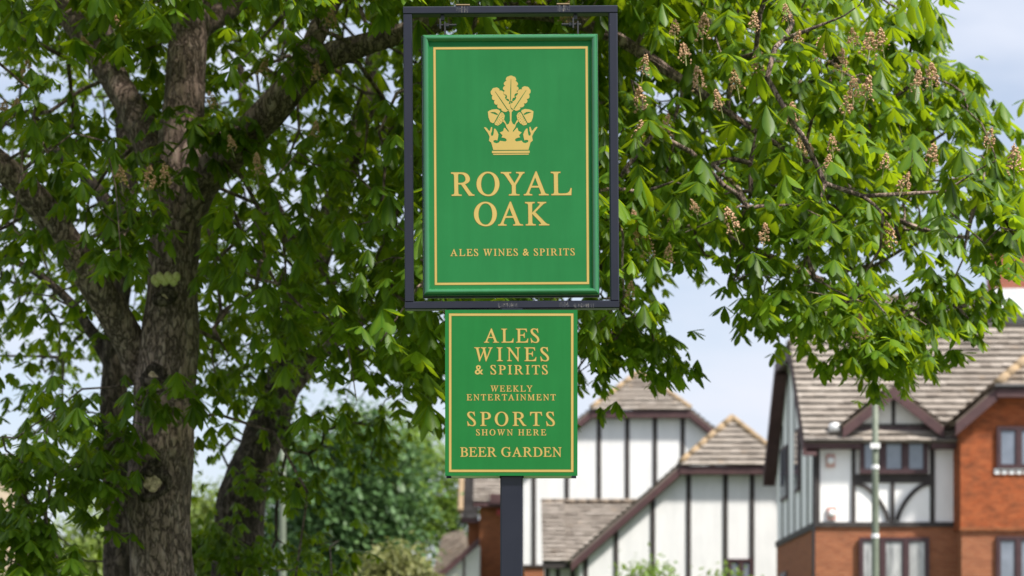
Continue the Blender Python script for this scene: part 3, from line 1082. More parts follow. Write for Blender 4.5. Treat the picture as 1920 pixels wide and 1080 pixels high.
def build_column(name, px, top_py, Y, label, bands):
    c = P(px, 1080, Y)
    g = ground_h(c.x, Y)
    zt = Z(top_py, Y)
    root = thing(name, label, 'street lamp', (c.x, Y, g))
    p = MB()
    H = zt - g
    p.lathe((c.x, Y, g), [(0.12, 0), (0.12, 1.1), (0.086, 1.25), (0.08, H * 0.55), (0.066, H)], 16)
    p.build('column', M['lamp_grey'], root, smooth=True)
    h = MB()
    h.box(c.x - 0.08, c.x + 0.08, Y - 0.55, Y + 0.08, zt + 0.002, zt + 0.1)
    h.box(c.x - 0.11, c.x + 0.11, Y - 0.62, Y - 0.2, zt + 0.02, zt + 0.13)
    h.build('lamp_head', M['lamp_grey'], root)
    for py, s in bands:
        b = MB()
        zz = Z(py, Y)
        b.lathe((c.x, Y, zz), [(0.086, -0.06 * s), (0.09, -0.045 * s), (0.09, 0.045 * s), (0.086, 0.06 * s)], 16)
        if s > 0.9:
            b.box(c.x - 0.13, c.x + 0.09, Y - 0.13, Y - 0.09, zz - 0.05, zz + 0.06)
        b.build('band', M['white_paint'], root)


build_lantern()
build_column('street_lamp', 1641, 705, 46.0, 'tall grey green lamp column with white bands in front of the half timbered house', ((837, 1), (876, 0.8), (1005, 0.8)))
build_column('street_lamp', 530, 800, 48.0, 'plain pale lamp column rising between the leaning tree trunk and the far trees', ())

# ------------------------------------------------------------------ trees
LEAF_T = np.array([0.0, 0.22, 0.48, 0.70, 0.88, 1.0])
LEAF_W = np.array([0.05, 0.42, 0.86, 1.0, 0.62, 0.02])


def leaflets(base, dirs, side, length, width, tint, droop):
    """Arrays of obovate leaflets, folded along the midrib and curving down. Returns verts, quads, cols."""
    m = len(base)
    R = len(LEAF_T)
    nrm = np.cross(side, dirs)
    nrm /= np.linalg.norm(nrm, axis=1, keepdims=True) + 1e-9
    verts = np.zeros((m, R, 3, 3))
    for i, (t, w) in enumerate(zip(LEAF_T, LEAF_W)):
        c = base + dirs * (length * t)[:, None]
        c[:, 2] -= droop * length * t * t
        off = side * (width * w)[:, None]
        fold = nrm * (width * w * 0.32)[:, None]
        verts[:, i, 0] = c - off + fold
        verts[:, i, 1] = c
        verts[:, i, 2] = c + off + fold
    idx = np.arange(m)[:, None] * (R * 3)
    q = []
    for i in range(R - 1):
        a = i * 3
        q.append([a, a + 1, a + 4, a + 3])
        q.append([a + 1, a + 2, a + 5, a + 4])
    q = np.array(q)
    quads = (idx[:, :, None] + q[None]).reshape(-1, 4)
    cols = np.zeros((m, R, 3, 4))
    cols[..., 0] = tint[:, None, None]
    cols[:, :, 1, 1] = 1.0
    cols[..., 3] = 1
    return verts.reshape(-1, 3), quads, cols.reshape(-1, 4)


def chestnut_leaves(centers, azim, size, rng, hang=1.0):
    """Palmate leaves of five to seven leaflets that hang like small umbrellas."""
    n = len(centers)
    B, D, S, Ln, Wd, T, Dr = [], [], [], [], [], [], []
    tint_leaf = np.clip(rng.normal(0.40, 0.26, n), 0, 1)
    tilt = rng.uniform(0.25, 1.15, n) * hang
    roll = rng.normal(0, 0.3, n)
    k = 7
    nl = rng.choice([5, 6, 7, 7], n)
    for j in range(k):
        on = j < nl
        f = -1 + 2 * j / np.maximum(nl - 1, 1)
        a = f * rng.uniform(1.7, 2.25, n)
        az = azim + a + rng.normal(0, 0.08, n)
        el = -(tilt * (0.75 + 0.35 * np.cos(a))) + roll * np.sin(a) * 0.6 + rng.normal(0, 0.12, n)
        el = np.clip(el, -1.45, 0.5)
        d = np.stack([np.cos(az) * np.cos(el), np.sin(az) * np.cos(el), np.sin(el)], 1)
        s = np.stack([-np.sin(az), np.cos(az), np.zeros(n)], 1) + rng.normal(0, 0.12, (n, 3))
        s /= np.linalg.norm(s, axis=1, keepdims=True)
        L = size * (0.62 + 0.38 * np.cos(a * 0.62)) * rng.uniform(0.9, 1.1, n)
        B.append(centers[on]); D.append(d[on]); S.append(s[on]); Ln.append(L[on])
        Wd.append((L * rng.uniform(0.17, 0.215, n))[on])
        T.append(np.clip(tint_leaf + rng.normal(0, 0.06, n), 0, 1)[on])
        Dr.append((rng.uniform(0.1, 0.42, n) * hang)[on])
    return leaflets(np.concatenate(B), np.concatenate(D), np.concatenate(S), np.concatenate(Ln), np.concatenate(Wd), np.concatenate(T), np.concatenate(Dr))


def smooth_path(pts, step=0.12):
    """Catmull-Rom through (x, y, z, r) rows."""
    p = np.array(pts, float)
    p = np.vstack([2 * p[0] - p[1], p, 2 * p[-1] - p[-2]])
    out = []
    for i in range(1, len(p) - 2):
        n = max(2, int(np.linalg.norm(p[i + 1, :3] - p[i, :3]) / step))
        for t in np.arange(n) / n:
            a, b, c, d = p[i - 1], p[i], p[i + 1], p[i + 2]
            out.append(0.5 * (2 * b + (c - a) * t + (2 * a - 5 * b + 4 * c - d) * t * t + (3 * b - a - 3 * c + d) * t ** 3))
    out.append(p[-2])
    return np.array(out)


def limb_path(px_pts):
    rows = []
    for px, py, Y, w in px_pts:
        v = P(px, py, Y)
        rows.append((v.x, v.y, v.z, w / 2 * Y / F))
    return smooth_path(rows)


def grow_branches(mb, nodes, targets, rng, rmin=0.004, rmax=0.018):
    """Join every leaf cluster to the nearest wood already grown, so that twigs fork like a tree's."""
    nodes = [np.array(n[:3]) for n in nodes]
    N = np.array(nodes)
    nb = len(N)
    d0 = np.array([np.min(np.linalg.norm(N - t, axis=1)) for t in targets])
    order = np.argsort(d0)
    pos = list(N)
    par = [-1] * nb
    arr = np.zeros((nb + 2 * len(targets), 3))
    arr[:nb] = N
    cnt = nb
    for ti in order:
        t = targets[ti]
        dd = np.linalg.norm(arr[:cnt] - t, axis=1)
        # wood that lies well above an outer twig is a poor parent only when far away
        j = int(np.argmin(dd))
        if dd[j] < 0.05:
            continue
        mid = (arr[j] + t) / 2 + rng.normal(0, 0.09, 3) * min(1, dd[j])
        mid[2] += 0.07 * dd[j]
        arr[cnt] = mid; par.append(j); m = cnt; cnt += 1
        arr[cnt] = t; par.append(m); cnt += 1
    load = np.zeros(cnt)
    for i in range(cnt - 1, nb - 1, -1):
        load[i] += 1
        load[par[i]] += load[i]
    for i in range(nb, cnt):
        j = par[i]
        r1 = min(rmax, rmin * math.sqrt(load[i]))
        r0 = min(rmax, rmin * math.sqrt(load[j])) if j >= nb else min(rmax, r1 * 1.25)
        mb.tube([arr[j], arr[i]], [r0, r1], 5 if r0 < 0.02 else 7, cap=False)


def seg_px(limbs):
    """Photo-pixel discs (x, y, halfwidth, Y) covered by bare wood."""
    out = []
    for L in limbs:
        for x, y, z, r in L[::2]:
            out.append((960 + x * F / y, HOR - (z - CZ) * F / y, r * F / y, y))
    return np.array(out)


# how thickly leaves cover each 80 px square of the view (0 none, 9 dense); first column is the left edge
DENS = [
    "999999999999999999998100",
    "889999999999999999995000",
    "889988889999999999998610",
    "889988889999999999999841",
    "888988988899999999999974",
    "878888988899999999999975",
    "778888988899998788888721",
    "777778888789997224886640",
    "657778876588886101287540",
    "656466965465552000016200",
    "655456654210000000000000",
    "635426622000000000000000",
    "614315530000000000000000",
    "614106750000000000000000",
    "613106750000000000000000",
]

MAIN_Y = 17.0
main_limbs = [limb_path(p) for p in (
    [(314, 1660, 17, 185), (306, 1500, 17, 140), (304, 1080, 17, 121), (300, 900, 17, 117), (312, 700, 17, 112), (322, 560, 17, 97), (330, 440, 17, 93), (334, 330, 17, 90), (342, 210, 17, 78), (352, 100, 17.1, 72), (366, -20, 17.3, 66), (390, -260, 17.6, 52), (420, -520, 18.0, 34), (430, -760, 18.2, 14)],
    [(338, 420, 17, 80), (372, 345, 16.9, 70), (425, 292, 16.7, 66), (482, 232, 16.5, 64), (545, 165, 16.3, 56), (605, 112, 16.1, 50), (700, 78, 15.8, 40), (830, 40, 15.4, 34), (980, 20, 15.1, 28), (1130, 60, 14.9, 22), (1280, 150, 14.8, 15), (1420, 250, 14.7, 9)],
    [(545, 165, 16.3, 46), (580, 95, 16.6, 40), (620, 10, 16.9, 34), (700, -120, 17.2, 28), (850, -260, 17.2, 22), (1050, -330, 16.8, 15), (1300, -250, 16.2, 9)],
    [(300, 330, 17.1, 62), (262, 235, 17.3, 58), (222, 160, 17.5, 52), (165, 75, 17.8, 46), (112, 5, 18.1, 40), (40, -130, 18.6, 30), (-80, -300, 19.2, 18)],
    [(268, 715, 17.1, 60), (246, 650, 17.0, 62), (205, 575, 16.8, 60), (150, 490, 16.6, 57), (92, 405, 16.4, 57), (40, 345, 16.2, 56), (-30, 285, 16.0, 50), (-160, 180, 15.7, 36), (-330, 90, 15.4, 20)],
    [(360, 60, 17.2, 44), (440, 10, 17.9, 36), (560, -90, 18.8, 28), (760, -160, 19.6, 20), (980, -140, 20, 12)],
    [(980, 20, 15.1, 20), (1150, -60, 15.4, 18), (1350, -40, 15.8, 15), (1520, 60, 16, 11), (1640, 190, 16.1, 8)],
    [(760, 60, 15.6, 24), (900, 170, 15.9, 20), (1060, 280, 16.2, 16), (1230, 380, 16.4, 12), (1420, 470, 16.4, 10), (1600, 560, 16.3, 7), (1690, 650, 16.2, 5)],
    [(1420, 250, 14.7, 9), (1560, 330, 15.0, 8), (1700, 420, 15.3, 6), (1840, 450, 15.6, 4)],
)]
lean_limbs = [limb_path(p) for p in (
    [(424, 1550, 22, 120), (436, 1250, 22, 100), (446, 1020, 22, 92), (455, 930, 22, 88), (484, 845, 22.1, 78), (520, 750, 22.3, 70), (548, 640, 22.5, 60), (580, 510, 22.8, 52), (625, 390, 23, 44), (670, 250, 23.2, 36), (700, 100, 23.4, 26), (720, -100, 23.5, 14)],
    [(520, 750, 22.3, 50), (600, 660, 22.6, 36), (690, 590, 22.8, 26), (800, 540, 23, 17), (930, 520, 23, 9)],
    [(580, 510, 22.8, 36), (520, 400, 23.4, 30), (470, 280, 24, 22), (450, 120, 24.5, 14)],
    [(650, 310, 23.1, 30), (760, 220, 22.6, 22), (900, 160, 22.2, 14), (1040, 150, 22, 8)],
)]
rear_limbs = [limb_path(p) for p in (
    [(232, 1560, 20, 95), (226, 1250, 20, 66), (222, 1060, 20, 54), (216, 900, 20, 50), (214, 760, 20, 50), (218, 620, 20, 46), (228, 470, 20.1, 44), (240, 330, 20.4, 40), (230, 200, 20.8, 34), (200, 50, 21.2, 24), (190, -150, 21.5, 12)],
    [(216, 700, 20, 26), (150, 590, 20.3, 20), (80, 520, 20.8, 14), (-10, 470, 21.2, 9)],
    [(232, 420, 20.2, 28), (160, 330, 20.8, 22), (90, 270, 21.5, 15), (10, 230, 22, 9)],
)]
wood = np.vstack([seg_px(main_limbs[:6]), np.array([w for w in seg_px(lean_limbs[:1]) if w[1] > 760]), np.array([w for w in seg_px(rear_limbs[:1]) if w[1] > 560])])


def sample_clusters():
    rng = np.random.default_rng(5)
    out = {'main': [], 'lean': [], 'rear': []}
    for r, row in enumerate(DENS):
        for c, ch in enumerate(row):
            d = int(ch) / 9
            if d == 0:
                continue
            # nearer crown
            K = (3.3 if c > 12 else 3.5) * d ** 1.3
            for _ in range(rng.poisson(K)):
                px, py = 80 * (c + rng.random()), 80 * (r + rng.random()) - (60 if r > 5 else 34)
                if px > 1100:
                    Y = np.clip(rng.normal(15.6, 1.5), 13.2, 19.5)
                elif px > 700:
                    Y = np.clip(rng.normal(16.3, 1.9), 13.0, 20.5)
                else:
                    Y = np.clip(rng.normal(18.0, 1.9), 14.5, 21.5)
                hit = wood[(np.abs(wood[:, 0] - px) < wood[:, 2] + 34) & (np.abs(wood[:, 1] - py) < wood[:, 2] + 34) & (wood[:, 3] > Y - 0.3)]
                if len(hit) and py > -50:
                    continue
                which = 'main'
                if px < 330 and (Y > 18.9):
                    which = 'rear'
                out[which].append((px, py, Y))
            # farther crown, behind the trunk
            if px < 1100 or True:
                K2 = (2.8 if c < 12 else 2.0) * d ** 1.5
                if r < 10 or c < 9:
                    for _ in range(rng.poisson(K2)):
                        px, py = 80 * (c + rng.random()), 80 * (r + rng.random()) - (60 if r > 5 else 34)
                        if c < 12:
                            Y = rng.uniform(20.5, 25.5)
                            out['rear' if px < 330 else 'lean'].append((px, py, Y))
                        else:
                            out['main'].append((px, py, rng.uniform(17.5, 20.5)))
    # above and beside the frame: unseen rest of the crowns, thickened and brought forward overhead to deepen the shade
    for _ in range(2700):
        px, py = rng.uniform(-600, 1650), rng.uniform(-780, 0)
        if ((px - 480) / 980) ** 2 + ((py + 20) / 800) ** 2 > 1:
            continue
        Y = rng.uniform(11.6 if px < 700 else 13.0, 26)
        out['main' if Y < 20 else ('rear' if px < 330 else 'lean')].append((px, py, Y))
    for _ in range(120):
        px, py = rng.uniform(-420, 0), rng.uniform(0, 700)
        out['rear'].append((px, py, rng.uniform(16, 24)))
    # sprays that hang in front of the bare wood
    for px, py, n, s, Y in ((300, 335, 3, 26, 16.2), (250, 430, 4, 34, 16.0), (225, 475, 3, 30, 16.0), (345, 262, 2, 18, 16.1), (560, 140, 3, 30, 15.6),
                            (560, 40, 3, 30, 15.3), (60, 450, 3, 30, 15.6), (200, 85, 3, 35, 16.3), (290, 30, 3, 35, 16.0), (430, 290, 3, 25, 16.2),
                            (256, 775, 2, 20, 16.4), (300, 765, 1, 18, 16.4), (345, 750, 2, 20, 16.2), (375, 775, 1, 12, 16.2), (235, 810, 1, 18, 16.3), (212, 875, 2, 14, 16.6),
                            (200, 930, 2, 16, 16.6), (205, 985, 2, 16, 16.6), (510, 790, 3, 28, 20.8), (500, 920, 3, 22, 20.9), (460, 905, 2, 20, 21.0), (550, 940, 3, 24, 21),
                            (420, 1010, 5, 34, 20.5), (400, 1060, 5, 34, 20.5), (480, 1055, 5, 34, 20.5), (365, 1050, 3, 18, 20.5), (450, 1090, 5, 40, 20.5),
                            (30, 880, 4, 26, 15.6), (70, 930, 3, 24, 15.7), (20, 985, 4, 26, 15.5), (60, 1030, 4, 26, 15.6), (25, 1075, 4, 26, 15.5), (90, 1075, 3, 20, 15.6), (140, 900, 3, 24, 16), (180, 930, 3, 24, 16.4), (160, 800, 3, 26, 16.2), (575, 560, 5, 34, 21.6), (560, 640, 5, 34, 21.4), (610, 480, 4, 34, 21.8), (640, 600, 4, 34, 21.6), (540, 700, 3, 30, 21.3), (440, 640, 4, 34, 21.3), (420, 740, 4, 30, 21.2), (430, 540, 4, 34, 21.5), (560, 820, 4, 40, 21.5), (640, 840, 4, 40, 21.5), (720, 820, 3, 30, 21.5), (700, 880, 2, 24, 21.5)):
        for _ in range(n):
            out['main' if Y < 18 else 'lean'].append((px + rng.normal(0, s * 0.7), py - 26 + rng.normal(0, s * 0.6), Y + rng.normal(0, 0.15), 1))
    # hanging tip over the right-hand house and edge sprays
    for px, py, n, s in ((1640, 740, 7, 28), (1600, 690, 7, 36), (1700, 680, 6, 36), (1780, 640, 6, 34), (1830, 650, 5, 26), (1560, 640, 6, 34), (1700, 740, 3, 22), (1500, 640, 3, 18), (1440, 650, 3, 14), (1395, 600, 3, 22),
                         (1240, 740, 3, 16), (1215, 700, 4, 26), (1110, 720, 3, 14), (1150, 690, 4, 24), (1780, 240, 3, 22), (1800, 290, 3, 20), (1700, 90, 4, 22), (1880, 380, 3, 18), (1895, 520, 3, 16), (1850, 500, 3, 20), (770, 740, 4, 22), (800, 690, 3, 20), (740, 620, 3, 30)):
        for _ in range(n):
            out['main'].append((px + np.clip(rng.normal(0, s * 0.8), -40, 40), py - 70 + rng.normal(0, s * 0.6), np.clip(rng.normal(16.2 if px > 1000 else 17, 0.5), 14.5, 18.5), 1))
    return out


CL = sample_clusters()


def crown_from_clusters(cl, rng, leaves_per=6, spread=0.30, size=(0.15, 0.25), axis=(0, 17)):
    cen, az, free = [], [], []
    pts = []
    for px, py, Y, *fr in cl:
        sp_ = 0.15 if fr else spread
        c = np.array(P(px, py, Y))
        pts.append(c)
        n = max(3, rng.poisson(leaves_per))
        off = np.clip(rng.normal(0, 1, (n, 3)), -1.5, 1.5) * np.array([sp_, sp_, sp_ * 0.6])
        free.append(np.full(n, bool(fr)))
        p = c + off
        out = p[:, :2] - c[:2] + 0.25 * (c[:2] - np.array(axis)) / (np.linalg.norm(c[:2] - np.array(axis)) + 0.1)
        a = np.arctan2(out[:, 1], out[:, 0]) + rng.normal(0, 0.5, n)
        cen.append(p); az.append(a)
    cen, az = np.concatenate(cen), np.concatenate(az)
    keep = ~((cen[:, 1] < 11.3))
    low = (960 + cen[:, 0] * F / cen[:, 1] > 1000) & (HOR - (cen[:, 2] - CZ) * F / cen[:, 1] > 430)
    free = np.concatenate(free)
    lx, ly = 960 + cen[:, 0] * F / cen[:, 1], HOR - (cen[:, 2] - CZ) * F / cen[:, 1]
    for wx_, wy_, wr_, wY in wood[::2]:
        m_ = 16 if wr_ > 36 else 2
        keep &= ~((np.abs(lx - wx_) < wr_ + m_) & (ly < wy_ + 14) & (ly > wy_ - 40) & (cen[:, 1] < wY) & ~free)
    cen, az = cen[keep], az[keep]
    sz = rng.uniform(size[0], size[1], len(cen)) * np.where(rng.random(len(cen)) < 0.18, 0.6, 1.0) * np.where(low[keep], 0.78, 1.0) * np.where(960 + cen[:, 0] * F / cen[:, 1] < 700, 0.84, 1.0)
    return pts, chestnut_leaves(cen, az, sz, rng)


def wood_mesh(mb, limbs, n, rough, ridge):
    for i, L in enumerate(limbs):
        nn = n if i == 0 else max(12, n * 2 // 3)
        L2 = L
        if i == 0:
            # finer rings on the stretch one sees
            pass
        mb.tube(L2[:, :3], L2[:, 3], nn, rough=rough, freq=2.6, ridge=ridge)


BLOSSOMS = [(1265, 50), (1318, 58), (1495, 72), (1420, 120), (1383, 150), (1312, 150), (1600, 60), (1628, 82), (1656, 72), (1540, 98), (1578, 112), (1600, 160), (1622, 168), (1478, 22),
            (1246, 232), (1202, 190), (1196, 240), (1502, 272), (1518, 268), (1562, 262), (1550, 302), (1656, 300), (1690, 336), (1672, 440), (1718, 150), (1748, 145), (1852, 252), (1902, 302),
            (1742, 290), (1352, 185), (1202, 432), (1216, 462), (1306, 382), (1380, 418), (1432, 432), (1252, 472), (1262, 395), (1190, 420), (1612, 612), (1060, 22), (884, 24), (1180, 540),
            (620, 28), (492, 120), (437, 262), (484, 310), (280, 332), (310, 326), (228, 326), (168, 90), (50, 128), (595, 128), (6, 200), (30, 205), (400, 178), (590, 235), (212, 28), (1490, 215), (1585, 190), (1285, 90), (1410, 40), (1205, 120)]


def blossom_mesh(seed):
    rng = random.Random(seed)
    mb = MB()
    mb.tube([(0, 0, -0.08), (0.004, 0.003, 0.02), (0.0, 0.005, 0.2)], [0.006, 0.005, 0.002], 5)
    mb.mat = 1
    for i in range(72):
        t = rng.random() ** 0.8
        z = 0.0 + 0.2 * t
        R = 0.062 * (1 - t) ** 0.65 + 0.006
        a = rng.uniform(0, 6.283)
        rr = R * rng.uniform(0.55, 1.1)
        c = Vector((rr * math.cos(a), rr * math.sin(a), z + rng.uniform(-0.01, 0.01)))
        s = rng.uniform(0.008, 0.015)
        vv = [c + Vector((dx * s * rng.uniform(0.6, 1.3), dy * s * rng.uniform(0.6, 1.3), dz * s * rng.uniform(0.6, 1.3)))
              for dx, dy, dz in ((1, 0, 0), (-1, 0, 0), (0, 1, 0), (0, -1, 0), (0, 0, 1), (0, 0, -1))]
        mb.add(vv, [(0, 2, 4), (2, 1, 4), (1, 3, 4), (3, 0, 4), (2, 0, 5), (1, 2, 5), (3, 1, 5), (0, 3, 5)])
    return mb


def build_chestnut(key, limbs, base, label, bark, n, sz, lp, blossoms):
    rng = np.random.default_rng({'main': 24, 'lean': 31, 'rear': 37}[key])
    root = thing('horse_chestnut_tree', label, 'tree', base, 'horse chestnut trees')
    t = MB()
    wood_mesh(t, limbs, n, 0.1, 0.014)
    trunk = t.build('trunk', M[bark], root, smooth=True)
    pts, (v, q, c) = crown_from_clusters(CL[key], rng, lp, 0.25, sz, (base[0], base[1]))
    b = MB()
    nodes = np.vstack([L[::3, :3] for L in limbs])
    grow_branches(b, nodes, pts, rng)
    b.build('branches', M[bark], root, smooth=True)
    np_mesh('crown', v, q, c, M['leaf'], root)
    return root, trunk, pts


main_tree, main_trunk, main_pts = build_chestnut('main', main_limbs, (X(310, 17), 17, 0), 'large horse chestnut in leaf with broad scarred trunk in front of the other two trunks', 'bark', 44, (0.12, 0.225), 8, True)
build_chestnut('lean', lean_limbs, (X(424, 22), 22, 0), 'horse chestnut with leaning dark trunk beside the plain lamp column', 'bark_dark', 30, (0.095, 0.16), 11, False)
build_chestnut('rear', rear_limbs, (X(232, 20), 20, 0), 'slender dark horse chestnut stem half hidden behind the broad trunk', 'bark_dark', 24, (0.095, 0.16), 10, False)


def build_blossoms():
    protos = []
    rng = random.Random(4)
    for i, (px, py) in enumerate(BLOSSOMS):
        Y = (13.0 if px > 1100 else 14.4) + rng.uniform(0, 0.7)
        if 300 < px < 900 or px < 300:
            Y = 14.9 + rng.uniform(0, 0.6)
        p = P(px, py + 22, Y)
        if i < 4:
            o = blossom_mesh(i).build('blossom', [M['stalk'], M['blossom']])
            o.parent = main_tree
            protos.append(o)
        else:
            o = protos[i % 4].copy()
            COL.objects.link(o)
            o.parent = main_tree
        o.location = p - world_loc(main_tree)
        s = rng.uniform(0.58, 0.9)
        o.scale = (s, s, s)
        o.rotation_euler = (rng.gauss(0, 0.14), rng.gauss(0, 0.14), rng.uniform(0, 6.28))


build_blossoms()


def trunk_scars():
    # round pruning scar with pale heart
    def scar(px, py, rpx, name, mat, lab, squash=1.0):
        Y = 17.0
        c = P(px, py, Y)
        k = Y / F
        # front surface of trunk
        dist = [(abs(r[2] - c.z), r) for r in main_limbs[0]]
        row = min(dist, key=lambda t: t[0])[1]
        dx = c.x - row[0]
        yf = row[1] - math.sqrt(max(0.0, row[3] ** 2 - dx * dx)) - 0.0
        R = rpx * k
        ring = MB()
        pts, rad = [], []
        for i in range(25):
            a = 2 * math.pi * i / 24
            w = 1 + 0.12 * math.sin(3 * a + px)
            xx = c.x + R * w * math.cos(a)
            d2 = xx - row[0]
            y = row[1] - math.sqrt(max(0.0, row[3] ** 2 - d2 * d2))
            pts.append((xx, y - 0.01, c.z + R * w * squash * math.sin(a)))
            rad.append(0.034 + 0.012 * math.sin(2 * a))
        ring.tube(pts, rad, 10, rough=0.3, freq=14, cap=False)
        ro = ring.build('trunk_scar', M['bark_dark'], main_trunk, smooth=True)
        ro['label'] = lab
        h = MB()
        vv = [(c.x, yf - 0.015, c.z)]
        m = 20
        for q in (0.4, 0.62):
            for i in range(m):
                a = 2 * math.pi * i / m
                w = R * q * (1 + 0.1 * math.sin(4 * a + 1))
                xx = c.x + w * math.cos(a)
                d2 = xx - row[0]
                y = row[1] - math.sqrt(max(0.0, row[3] ** 2 - d2 * d2)) - 0.022 + 0.02 * mnoise.noise(Vector((xx * 30, 0, a * 3)))
                vv.append((xx, y, c.z + w * squash * math.sin(a)))
        ff = [(0, 1 + i, 1 + (i + 1) % m) for i in range(m)]
        ff += [(1 + i, 1 + m + i, 1 + m + (i + 1) % m, 1 + (i + 1) % m) for i in range(m)]
        h.add(vv, ff)
        h.build('heartwood', M[mat], ro, smooth=True)

    scar(297, 912, 26, 'scar', 'heartwood', 'round pruning scar with a pale heart')
    scar(298, 884, 10, 'scar', 'heartwood', 'small pale knot above the round scar')
    scar(298, 712, 18, 'scar', 'heartwood', 'pale scar behind the trunk shoots', 0.7)
    scar(318, 566, 15, 'scar', 'heartwood', 'brown knot under the yellow fungus', 0.7)
    Y = 17.0
    k = Y / F
    f = MB()
    for i in range(9):
        px = 297 + i * 5.2
        py = 532 + 5 * math.sin(i * 2.1)
        c = P(px, py, Y)
        row = min(main_limbs[0], key=lambda r: abs(r[2] - c.z))
        y = row[1] - math.sqrt(max(0.0, row[3] ** 2 - (c.x - row[0]) ** 2))
        r = 0.03
        prof = [(0.2 * r, -1.6 * r), (r, -0.9 * r), (1.15 * r, 0.1 * r), (0.8 * r, 0.9 * r), (0.2 * r, 1.3 * r)]
        f.lathe((c.x, y - 0.01, c.z), prof, 10)
    f.build('bracket_fungus', M['fungus'], main_trunk, smooth=True)


trunk_scars()


# ------------------------------------------------------------------ trees and shrubs far behind
def far_tree(name, label, cat, cx, cy, rx, ry, Y, n, mat, size, group, seed, trunk_w=0.22, clump=0.5):
    rng = np.random.default_rng(seed)
    k = Y / F
    c = np.array(P(cx, cy, Y))
    g = ground_h(c[0], Y)
    root = thing(name, label, cat, (c[0], Y, g), group)
    RX, RZ = rx * k, ry * k
    nc = max(10, int(n / 26))
    d = rng.normal(0, 1, (nc, 3))
    d /= np.linalg.norm(d, axis=1, keepdims=True)
    rad = rng.uniform(0.35, 1.0, nc) ** 0.5
    lump = 1 + 0.22 * np.sin(d[:, 0] * 4 + seed) * np.cos(d[:, 2] * 5 + seed)
    cc = c + d * np.stack([RX * rad * lump, RX * 0.8 * rad * lump, RZ * rad * lump], 1)
    cc = cc[cc[:, 2] > g + 0.3]
    b = MB()
    H = c[2] - g
    top = c + np.array([0, 0, RZ * 0.4])
    tr = smooth_path([(c[0], Y, g - 0.2, trunk_w * 1.4), (c[0] + 0.1, Y, g + H * 0.4, trunk_w), (c[0], Y, c[2], trunk_w * 0.7), (top[0], top[1], top[2], trunk_w * 0.3)], 0.5)
    b.tube(tr[:, :3], tr[:, 3], 9)
    grow_branches(b, tr[:, :3], list(cc[::3]), rng, 0.012, 0.1)
    b.build('trunk', M['bark_dark'], root, smooth=True)
    per = 26
    base = np.repeat(cc, per, 0) + rng.normal(0, clump, (len(cc) * per, 3)) * np.array([1, 1, 0.75])
    m = len(base)
    az = rng.uniform(0, 6.283, m)
    el = rng.uniform(-1.1, 0.4, m)
    dirs = np.stack([np.cos(az) * np.cos(el), np.sin(az) * np.cos(el), np.sin(el)], 1)
    side = np.stack([-np.sin(az), np.cos(az), rng.normal(0, 0.5, m)], 1)
    side /= np.linalg.norm(side, axis=1, keepdims=True)
    L = rng.uniform(size * 0.7, size * 1.3, m)
    tint = np.clip(np.repeat(rng.normal(0.5, 0.2, len(cc)), per) + rng.normal(0, 0.12, m), 0, 1)
    v, q, col = leaflets(base, dirs, side, L, L * 0.3, tint, np.full(m, 0.15))
    np_mesh('crown', v, q, col, M[mat], root)
    return root


M['leaf_pale'] = leaf_mat('leaf_pale', (0.09, 0.15, 0.03), (0.17, 0.25, 0.055), (0.27, 0.35, 0.09), (0.40, 0.50, 0.10), 0.4)
M['leaf_blue'] = leaf_mat('leaf_blue', (0.022, 0.06, 0.024), (0.065, 0.14, 0.05), (0.13, 0.22, 0.08), (0.13, 0.25, 0.07), 0.35)
M['leaf_lime'] = leaf_mat('leaf_lime', (0.06, 0.12, 0.02), (0.12, 0.21, 0.035), (0.2, 0.3, 0.05), (0.32, 0.46, 0.06), 0.4)
M['leaf_sandy'] = leaf_mat('leaf_sandy', (0.09, 0.12, 0.035), (0.16, 0.18, 0.06), (0.26, 0.26, 0.10), (0.3, 0.34, 0.08), 0.3)

G = 'trees behind the chestnuts'
far_tree('broadleaf_tree', 'dense mid green tree in the gap left of the sign post', 'tree', 655, 955, 125, 165, 62, 11500, 'leaf_blue', 0.24, G, 1)
far_tree('broadleaf_tree', 'lime green tree rising behind the brick cottage roof', 'tree', 790, 915, 72, 120, 106, 7000, 'leaf_lime', 0.24, G, 2)
far_tree('broadleaf_tree', 'green tree right behind the leaning trunk and its lamp column', 'tree', 545, 960, 90, 150, 72, 5200, 'leaf_far', 0.26, G, 3)
far_tree('broadleaf_tree', 'tall loose tree whose top shows between the leaning trunk and the sign', 'tree', 715, 870, 80, 90, 80, 4200, 'leaf_lime', 0.28, G, 7)
far_tree('willow_tree', 'pale yellow green tree right of the black lantern', 'tree', 175, 1065, 75, 95, 66, 5200, 'leaf_pale', 0.22, G, 4)
far_tree('broadleaf_tree', 'pale green tree seen between the broad trunk and the leaning trunk', 'tree', 385, 1010, 62, 95, 74, 3600, 'leaf_pale', 0.24, G, 5)
far_tree('broadleaf_tree', 'thin pale tree directly beside the cottage eaves', 'tree', 850, 985, 30, 60, 108, 1500, 'leaf_blue', 0.3, G, 6, clump=0.7)
far_tree('shrub', 'olive green shrub at the foot of the cottage porch roof', 'shrub', 750, 1095, 52, 56, 50, 3200, 'leaf_sandy', 0.15, 'garden shrubs', 8, 0.06, 0.3)
far_tree('shrub', 'yellow green shrub tip in front of the middle gabled house', 'shrub', 1215, 1120, 44, 62, 52, 1300, 'leaf_lime', 0.15, 'garden shrubs', 9, 0.05, 0.28)
far_tree('shrub', 'low green shrub tip under the small dark window of the middle gabled house', 'shrub', 1365, 1130, 42, 58, 52, 1300, 'leaf_lime', 0.15, 'garden shrubs', 10, 0.05, 0.28)
